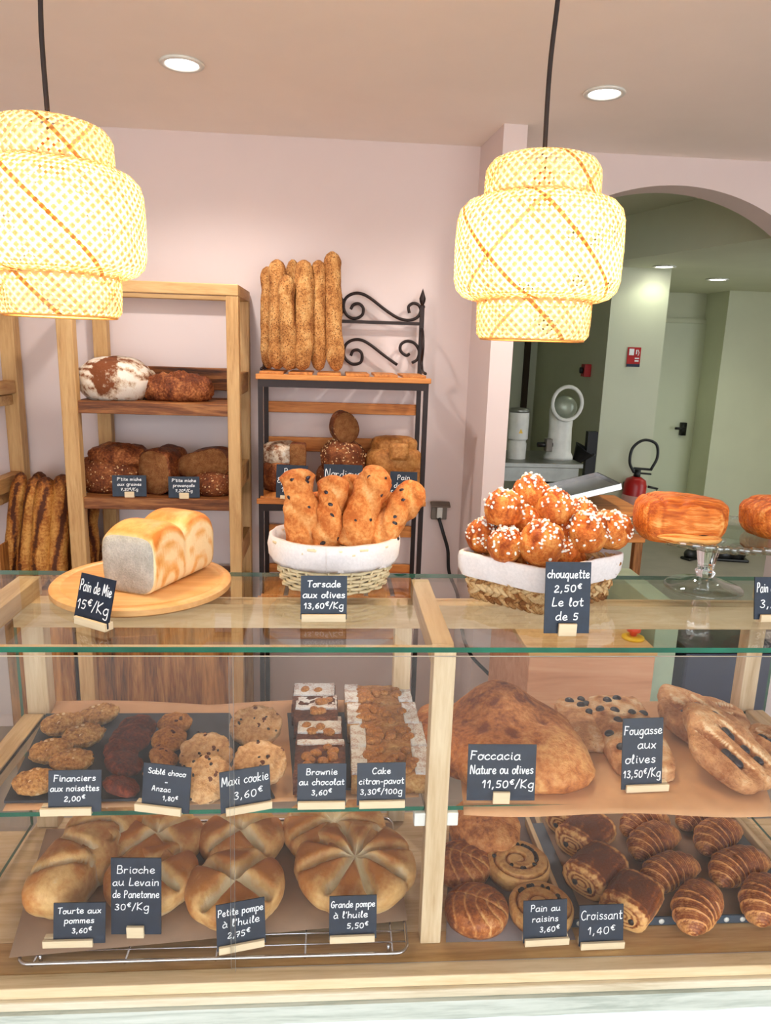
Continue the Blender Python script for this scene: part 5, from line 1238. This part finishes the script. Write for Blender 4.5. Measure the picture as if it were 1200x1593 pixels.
for i, (x, y, w_, d_, h_, lb) in enumerate(BR_):
    bar('brownie bar with an icing sugar stripe, '+lb, gb, 'brownie_bar', 'b_brown', x, y, w_, d_*2.2, h_, 0, top_s if i < 3 else [(.02, .98, .86, 1.0)], 4 if i < 3 else 14, i+1)
CK = [(587, 1108, 102, 26, .044, 'farthest back'), (594, 1138, 108, 30, .040, 'second from the back'), (602, 1170, 114, 34, .036, 'third from the back'), (606, 1208, 120, 40, .034, 'at the front, behind the Cake tag')]
for i, (x, y, w_, d_, h_, lb) in enumerate(CK):
    bar('nut-topped cake bar with sugared ends, '+lb, gk, 'cake_bar', 'b_cake', x, y, w_, d_*2.25, h_, 0, [(0.0, .20, .05, .98), (.80, 1.0, .05, .98)], 18, i+11)

# ------------------------------------------------------------------ upper shelf, second bay
sheet('kraft_paper', M['kraft'], 'brown kraft paper lining the glass shelf under the focaccia and fougasses', [(706, 1100), (1150, 1098), (1205, 1264), (722, 1263)], ZS+.0004, wave=.0004, droop=.010)
zb2 = ZS+.0014
def focc_out(th):
    f = lambda a, w_: math.exp(-(((th-a+pi) % (2*pi)-pi)/w_)**2)
    return 1+.17*f(-.72, .42)+.14*f(-2.4, .45)-.04*f(-pi/2, .5)-.03*f(1.0, .4)+.015*sin(5*th)
q = pz(800, 1170, zb2+.02); s = ppm(q)
def focc_top(x, y, rho, th):
    d = 0; t_ = 0
    for (a, b_) in ((-.25, .1), (.12, .16), (.3, .26), (.42, -.1), (-.1, -.35), (.2, -.5), (-.5, -.2), (0, .5)):
        g_ = math.exp(-((x-a)**2+(y-b_)**2)/.006); d -= .006*g_; t_ -= .55*g_
    return d+.038*math.exp(-((x+.12)**2/.24+(y-.42)**2/.26)**1.6)+.010*math.exp(-((x-.5)**2+(y+.55)**2)/.08), t_+.2*math.exp(-((x-.5)**2+(y+.5)**2)/.12)
mb = bun(.136, .168, .072, 31, .05, 1.9, 1.0, .75, .22, .95, 30, 84, focc_out, focc_top)
bread(mb, 'focaccia', M['b_focc'], 'large domed flat focaccia filling the front of the second bay', 'bread', (q.x+.006, q.y+.045, zb2), 0)
p = pz(668, 1165, zb2+.03)
mb = bun(.06, .13, .05, 33, .04, 2, 1, .7, .3, .9, 14, 40)
bread(mb, 'focaccia', M['b_focc'], 'brown focaccia end showing behind the oak post beside the cakes', 'bread', (p.x+.045, p.y+.06, zb2), .15)
def olives(o, pts, mat='b_olive', sz=.0075):
    for (x, y, z) in pts: MB().ball((0, 0, 0), sz, sz*.85, sz*.6, 12, 8).build('olive', M[mat], o, loc=(x, y, z), rot=(.2, .1, x*50))
def topz(mb, x, y):
    near = [v[2] for v in mb.v if (v[0]-x)**2+(v[1]-y)**2 < 3e-5]
    return (sorted(near)[len(near)//2] if near else 0) if len(near) < 3 or max(near) < .004 else sum(q for q in near if q > .35*max(near))/sum(1 for q in near if q > .35*max(near))
p = pz(975, 1135, zb2+.02)
mb = bun(.062, .150, .044, 35, .04, 2.4, 1, .45, .4, .95, 20, 56, sq_out(5), lambda x, y, r_, th: (-.004*abs(noise.noise(Vector((x*4, y*7, 2)))), .35*noise.noise(Vector((x*3, y*5, 2)))))
o = bread(mb, 'olive_slab', M['b_foug'], 'long rectangular olive bread slab behind the tall Fougasse tag', 'bread', (p.x-.002, p.y+.0, zb2), -.12)
olives(o, sz=.0105, pts=[(x, y, topz(mb, x, y)) for x, y in ((-.02, .10), (.005, .115), (-.045, .06), (-.015, .055), (.02, .05), (.045, .055), (-.05, -.04), (.045, -.03), (-.04, -.09), (-.02, .01), (.03, -.08))])
p = pz(886, 1100, zb2+.02)
mb = bun(.045, .10, .030, 36, .05, 2.4, 1, .5, .4, .95, 16, 44, sq_out(4))
o = bread(mb, 'olive_slab', M['b_foug'], 'olive bread slab half hidden between the focaccia and the long slab', 'bread', (p.x+.010, p.y, zb2), -.06)
olives(o, sz=.0105, pts=[(x, y, topz(mb, x, y)) for x, y in ((.02, .085), (-.01, .07), (.025, .06), (.02, .02), (.01, .05))])
def fougasse(label, cx, cy, rx, ry, h, lift, rz, seed, tilt=(0, 0)):
    slits = [(-.34, -.05, .17, .60, .30), (.34, .05, .17, .60, -.30), (0, .0, .06, .3, 0)] if seed % 2 else [(-.34, .04, .17, .62, .12), (.34, -.04, .17, .62, .12)]
    if seed % 2: slits = slits[:2]
    def top(x, y, r_, th):
        d = 0; t_ = 0
        for (a, b_, w_, l_, an) in slits:
            xr = (x-a)*cos(an)+(y-b_)*sin(an); yr = -(x-a)*sin(an)+(y-b_)*cos(an)
            g_ = math.exp(-((xr/w_)**4+(yr/l_)**4)); d -= h*.42*g_; t_ += (-.30+.5*noise.noise(Vector((x*14, y*14, seed))))*g_+.5*math.exp(-((abs(xr)/w_-1.05)/.12)**2)*(abs(yr) < l_)
        return d, t_-.05
    mb = bun(rx, ry, h, seed, .05, 2.2, 1, .5, .42, .92, 34, 80, lambda th: 1+.10*sin(3*th+seed)*.5+.04*sin(5*th), top)
    p = pz(cx, cy, zb2+lift+h*.5)
    o = bread(mb, 'fougasse', M['b_foug'], label, 'bread', (p.x, p.y, zb2+lift), 0, 'olive fougasses in the second bay', rot=(tilt[0], tilt[1], rz))
    r_ = random.Random(seed); pts = []
    for (a, b_, w_, l_, an) in slits:
        for q in range(4):
            yy = r_.uniform(-.75, .75)*l_; x_, y_ = (a-sin(an)*yy)*rx, (b_+cos(an)*yy)*ry; pts.append((x_, y_, topz(mb, x_, y_)+.004))
    olives(o, pts, sz=.0105)
    return o
fougasse('olive fougasse at the back beside the long olive slab', 1062, 1106, .072, .100, .040, 0, .30, 10, (.18, 0))
fougasse('olive fougasse at the back corner by the rear oak post', 1150, 1092, .072, .075, .040, .004, 1.2, 2)
fougasse('olive fougasse lying under the front one', 1118, 1136, .062, .078, .034, .030, .45, 8, (.30, 0))
fougasse('olive fougasse at the edge under the front one near the side pane', 1212, 1160, .05, .075, .036, .006, .2, 6)
FRONT = fougasse('front olive fougasse with olives in two open slits, nearest the front pane', 1178, 1232, .076, .092, .036, .012, .50, 4, (.42, 0))

# ------------------------------------------------------------------ lower tier, first bay
zr_ = ZF+.018
c0 = pz(16, 1502, zr_); c1 = pz(638, 1474, zr_)
xa, xb, ya, yb = c0.x+.006, c1.x-.004, 1.066, 1.44
t = thing('wire_rack', 'chrome wire cooling rack under the scored breads', 'cooling rack', ((xa+xb)/2, (ya+yb)/2, ZF-.001))
hx, hy, zz = (xb-xa)/2, (yb-ya)/2, .016
def rrect(hx, hy, r, z):
    out = []
    for (sx, sy, a0_) in ((1, 1, 0), (-1, 1, pi/2), (-1, -1, pi), (1, -1, 3*pi/2)):
        for k in range(6): a = a0_+pi/2*k/5; out.append((sx*(hx-r)+r*cos(a), sy*(hy-r)+r*sin(a), z))
    return out
MB().tube(rrect(hx, hy, .02, zz), .0032, 8, closed=True).build('frame_wire', M['steel'], t)
for k in range(1, 15): y = -hy+2*hy*k/15; MB().tube([(-hx, y, zz), (hx, y, zz)], .0015, 6).build('wire', M['steel'], t)
for k in range(5): x = -hx*.92+hx*1.84*k/4; MB().tube([(x, -hy, zz-.004), (x, hy, zz-.004)], .0022, 6).build('cross_wire', M['steel'], t)
for x in (-hx*.9, hx*.9):
    for y in (-hy*.9, hy*.9): MB().tube([(x, y, 0), (x, y, zz)], .003, 6).build('foot', M['steel'], t)
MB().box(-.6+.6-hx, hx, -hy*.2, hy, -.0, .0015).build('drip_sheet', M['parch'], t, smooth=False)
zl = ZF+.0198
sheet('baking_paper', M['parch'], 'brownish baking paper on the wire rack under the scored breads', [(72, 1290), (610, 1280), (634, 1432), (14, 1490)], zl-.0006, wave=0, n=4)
zb3 = zl+.0008
def loaf_top(x, y, r_, th):
    s = y*2.4; g_ = sum(math.exp(-((y-a+.16*x*(1 if k % 2 else -1))/.055)**2) for k, a in enumerate((-.50, -.08, .34, .72)))
    return -.016*g_, .30*g_-.10
p = pz(96, 1395, zb3+.03)
mb = bun(.058, .145, .082, 41, .025, 2, 1, .55, .40, .9, 34, 60, sq_out(4), loaf_top)
bread(mb, 'brioche_loaf', M['b_pompe'], 'long golden brioche loaf behind the Tourte tag', 'bread', (p.x+.000, p.y+.110, zb3), -.16, 'golden brioche loaves')
p = pz(150, 1300, zb3+.03)
mb = bun(.045, .13, .075, 42, .03, 2, 1, .55, .40, .9, 24, 48, sq_out(4), loaf_top)
bread(mb, 'brioche_loaf', M['b_pompe'], 'golden brioche loaf behind the first long one, mostly under the shelf', 'bread', (p.x+.030, p.y+.075, zb3), -.16, 'golden brioche loaves')
def pompe(label, cx, cy, wpx, h, slits, a0_, seed, depth=.5, lift=0, asp=1.0, wid=.075):
    p = pz(cx, cy, zb3+h*.5+lift); s = ppm(p); r_ = wpx/2/s
    def top(x, y, rho, th):
        d = 0
        for k in range(slits):
            a = a0_+2*pi*k/slits; u = x*cos(a)+y*sin(a); v = -x*sin(a)+y*cos(a)
            if u > -.05: d = max(d, math.exp(-(v/wid)**2)*max(0, min(1, (.98-u)/.25))*min(1, .55+u))
        return -h*depth*d, .52*d-.10-.10*math.exp(-((rho-.55)/.25)**2)
    mb = bun(r_, r_*asp, h, seed, .03, 1.8, 1, .62, .40, .86, 40, 112, lambda th: 1-.035*max(0, cos(slits*(th-a0_)))**6, top)
    return bread(mb, 'scored_bread', M['b_pompe'], label, 'bread', (p.x, p.y, zb3+lift), 0, 'pale scored olive oil breads')
pompe('scored pale bread behind the tall Brioche tag', 236, 1362, 142, .062, 4, .9, 51, wid=.11)
pompe('pale scored bread at the back behind the one with the Brioche tag', 246, 1305, 140, .062, 4, .75, 52, wid=.11)
pompe('small pale bread with a deep star-shaped score in front, behind the Petite pompe tag', 367, 1376, 154, .066, 4, .95, 53, .62, wid=.12)
pompe('pale scored bread at the back behind the small star-scored one', 376, 1300, 132, .062, 4, .7, 54, wid=.11)
pompe('large pale bread scored like a wheel behind the Grande pompe tag', 553, 1342, 188, .070, 8, .25, 55, .5, wid=.075)
pompe('large pale bread at the back behind the wheel-scored one', 520, 1285, 160, .062, 8, .5, 56)

# ------------------------------------------------------------------ lower tier, second bay
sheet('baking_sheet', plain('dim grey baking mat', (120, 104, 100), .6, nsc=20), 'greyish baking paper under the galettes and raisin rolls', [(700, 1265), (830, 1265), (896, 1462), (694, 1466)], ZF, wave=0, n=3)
zb4 = ZF+.0012
def galette(label, cx, cy, wpx, h, seed):
    p = pz(cx, cy, zb4+h*.5); s = ppm(p); r_ = wpx/2/s
    def top(x, y, rho, th):
        s1 = sin((x*1.2+y*.7)*3+9*sqrt((x-.9)**2+(y+.2)**2)*2.4); s2 = abs(y*.85+x*.5) < .03
        g_ = max(0, s1)**6*.7+(0.8 if s2 else 0)
        return -.0035*g_, .42*g_-.08
    mb = bun(r_, r_*.96, h, seed, .02, 1.8, 1, .75, .40, .94, 44, 110, None, top)
    return bread(mb, 'galette', M['b_galette'], label, 'pastry', (p.x, p.y, zb4), 0, 'round glazed puff pastries')
galette('round glazed puff pastry in the front corner by the oak post', 742, 1410, 100, .046, 61)
galette('round glazed puff pastry behind the front one, half hidden by the oak post', 718, 1340, 92, .046, 62)
def raisin_roll(label, cx, cy, wpx, h, seed, col='b_roll'):
    p = pz(cx, cy, zb4+h*.5); s = ppm(p); r_ = wpx/2/s; tw = 2.6
    def top(x, y, rho, th):
        f = (rho*tw-th/(2*pi)) % 1; g_ = math.exp(-((f-.5)/.10)**2)*(rho < .93)*(rho > .08)
        return -.006*g_+(-.006*math.exp(-(rho/.5)**2)), -.35*g_+.20
    mb = bun(r_, r_*.98, h, seed, .02, 1.6, 1, .40, .45, .92, 40, 100, None, top)
    o = bread(mb, 'raisin_roll', M[col], label, 'pastry', (p.x, p.y, zb4), 0, 'raisin rolls')
    rr = random.Random(seed)
    for q in range(44 if seed == 63 else 16):
        rho = rr.choice((.42, .5, .62, .66)); th = rr.uniform(-.3, 2.6) if q < 32 else rr.uniform(0, 6.28)
        rho = (.5+th/(2*pi)+(1 if th < pi else 0))/tw
        if not .15 < rho < .85: continue
        x_, y_ = rho*cos(th)*r_, rho*sin(th)*r_
        MB().ball((0, 0, 0), .0055, .004, .0038, 8, 6).build('raisin', M['b_raisin'], o, loc=(x_, y_, topz(mb, x_, y_)+.001), rot=(0, .2, th))
    return o
raisin_roll('raisin roll with a dark ring of raisins showing beside the pastry tray', 806, 1345, 98, .042, 63)
raisin_roll('raisin roll half hidden behind the Pain au raisins tag', 842, 1412, 100, .040, 64)
p = pz(756, 1285, zb4+.03)
mb = bun(.075, .085, .075, 65, .06, 2, 1, .6, .4, .9, 18, 48)
bread(mb, 'focaccia', M['b_focc'], 'dark bulky focaccia at the back of the lower tier behind the raisin rolls', 'bread', (p.x-.005, p.y+.045, zb4), .2)
# tray of croissants
q0, q1, q2, q3 = pz(826, 1262, ZF), pz(1132, 1258, ZF), pz(1235, 1440, ZF), pz(900, 1462, ZF)
tx0, tx1 = q3.x-.005, .935; ty0, ty1 = 1.132, 1.43
cx, cyy = (tx0+tx1)/2, (ty0+ty1)/2
t = thing('pastry_tray', 'perforated dark baking tray with wooden sides full of croissants', 'tray', (cx, cyy, ZF-.0005)); hx, hy = (tx1-tx0)/2, (ty1-ty0)/2
MB().box(-hx, hx, -hy, hy, 0, .004).build('tray_base', plain('blue grey tray', (88, 94, 104), .5, .2), t, smooth=False)
MB().box(-hx-.010, -hx, -hy, hy, 0, .022).build('side_rail', M['oakY'], t, smooth=False, bevel=.002)
MB().box(hx, hx+.012, -hy, hy, 0, .022).build('side_rail', M['oakY'], t, smooth=False, bevel=.002)
MB().box(-hx, hx, -hy-.003, -hy, 0, .017).build('front_lip', plain('blue grey lip', (64, 78, 92), .5, .2), t, smooth=False)
n_ = 15
for k in range(n_):
    x = -hx+2*hx*(k+.5)/n_; MB().lathe([(0, 0), (.0052, 0), (.0052, .0012), (0, .0012)], 16).build('perforation', M['white'], t, loc=(x, -hy-.003, .0085), rot=(pi/2, 0, 0))
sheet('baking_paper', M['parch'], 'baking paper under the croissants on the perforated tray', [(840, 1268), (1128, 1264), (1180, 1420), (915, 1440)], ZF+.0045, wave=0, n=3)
zb5 = ZF+.0062
gp = 'chocolate rolls on the pastry tray'
PC = [(888, 1268, .095, .042, .056, .80, 'farthest back on the tray'), (912, 1296, .115, .046, .064, +.70, 'second from the back, dark and glossy'), (928, 1352, .115, .046, .064, +.70, 'in the middle with a chocolate stick at its pale end'), (984, 1398, .105, .046, .064, +.80, 'at the front behind the Croissant tag')]
for i, (x, y, L_m, rx_, h_, rz_, lb) in enumerate(PC):
    p = pz(x, y, zb5+h_*.5); choc_roll(L_m, rx_, h_, 'chocolate pastry roll '+lb, Vector((p.x, p.y, zb5)), rz_, i+5, gp)
gq = 'croissants on the pastry tray'
CR = [(1000, 1278, .125, .034, .35, 'at the back of the tray beside the chocolate rolls'), (1084, 1268, .120, .032, .35, 'at the back corner of the tray by the wooden side'), (1014, 1306, .140, .037, .50, 'second from the back in the column nearest the chocolate rolls'), (1114, 1298, .138, .038, .55, 'broad and dark, second from the back by the wooden side'),
      (1038, 1354, .145, .037, .45, 'in the centre of the tray'), (1146, 1345, .148, .039, .38, 'beside the wooden side rail in the third row'), (1084, 1408, .135, .041, .75, 'at the front of the tray with its tip over the perforated lip'), (1186, 1396, .135, .040, .75, 'at the front corner of the tray nearest the side rail')]
for i, (x, y, L_m, r_, rz_, lb) in enumerate(CR):
    p = pz(x, y, zb5+r_*.7); croissant(L_m, r_, 'croissant', 'golden brown croissant '+lb, Vector((p.x, p.y, zb5)), rz_, i+1, gq)

# keep everything inside the case: nothing through its back line or its side panes
bpy.context.view_layer.update()
for o in list(COL.objects):
    if o.parent is None and o.type == 'MESH' and o.get('category') in ('bread', 'cake', 'pastry', 'croissant') and .6 < o.location.z < 1.2 and o.location.y < 1.6:
        bb = [o.matrix_world @ Vector(b_) for b_ in o.bound_box]; my = max(v.y for v in bb); mx_ = max(v.x for v in bb); ny = min(v.y for v in bb)
        if my > 1.476: o.location.y -= min(my-1.476, .07)
        zb_ = min((o.matrix_world @ v.co).z for v in o.data.vertices)
        if o.name.startswith('fougasse') and zb_ < zb2+.001: o.location.z += zb2+.001-zb_
        if ny < 1.080 and o.location.z > .9: o.location.y += 1.080-ny
        lim = .918 if my > 1.44 and o.location.z > .9 else .972
        if mx_ > lim: o.location.x -= mx_-lim
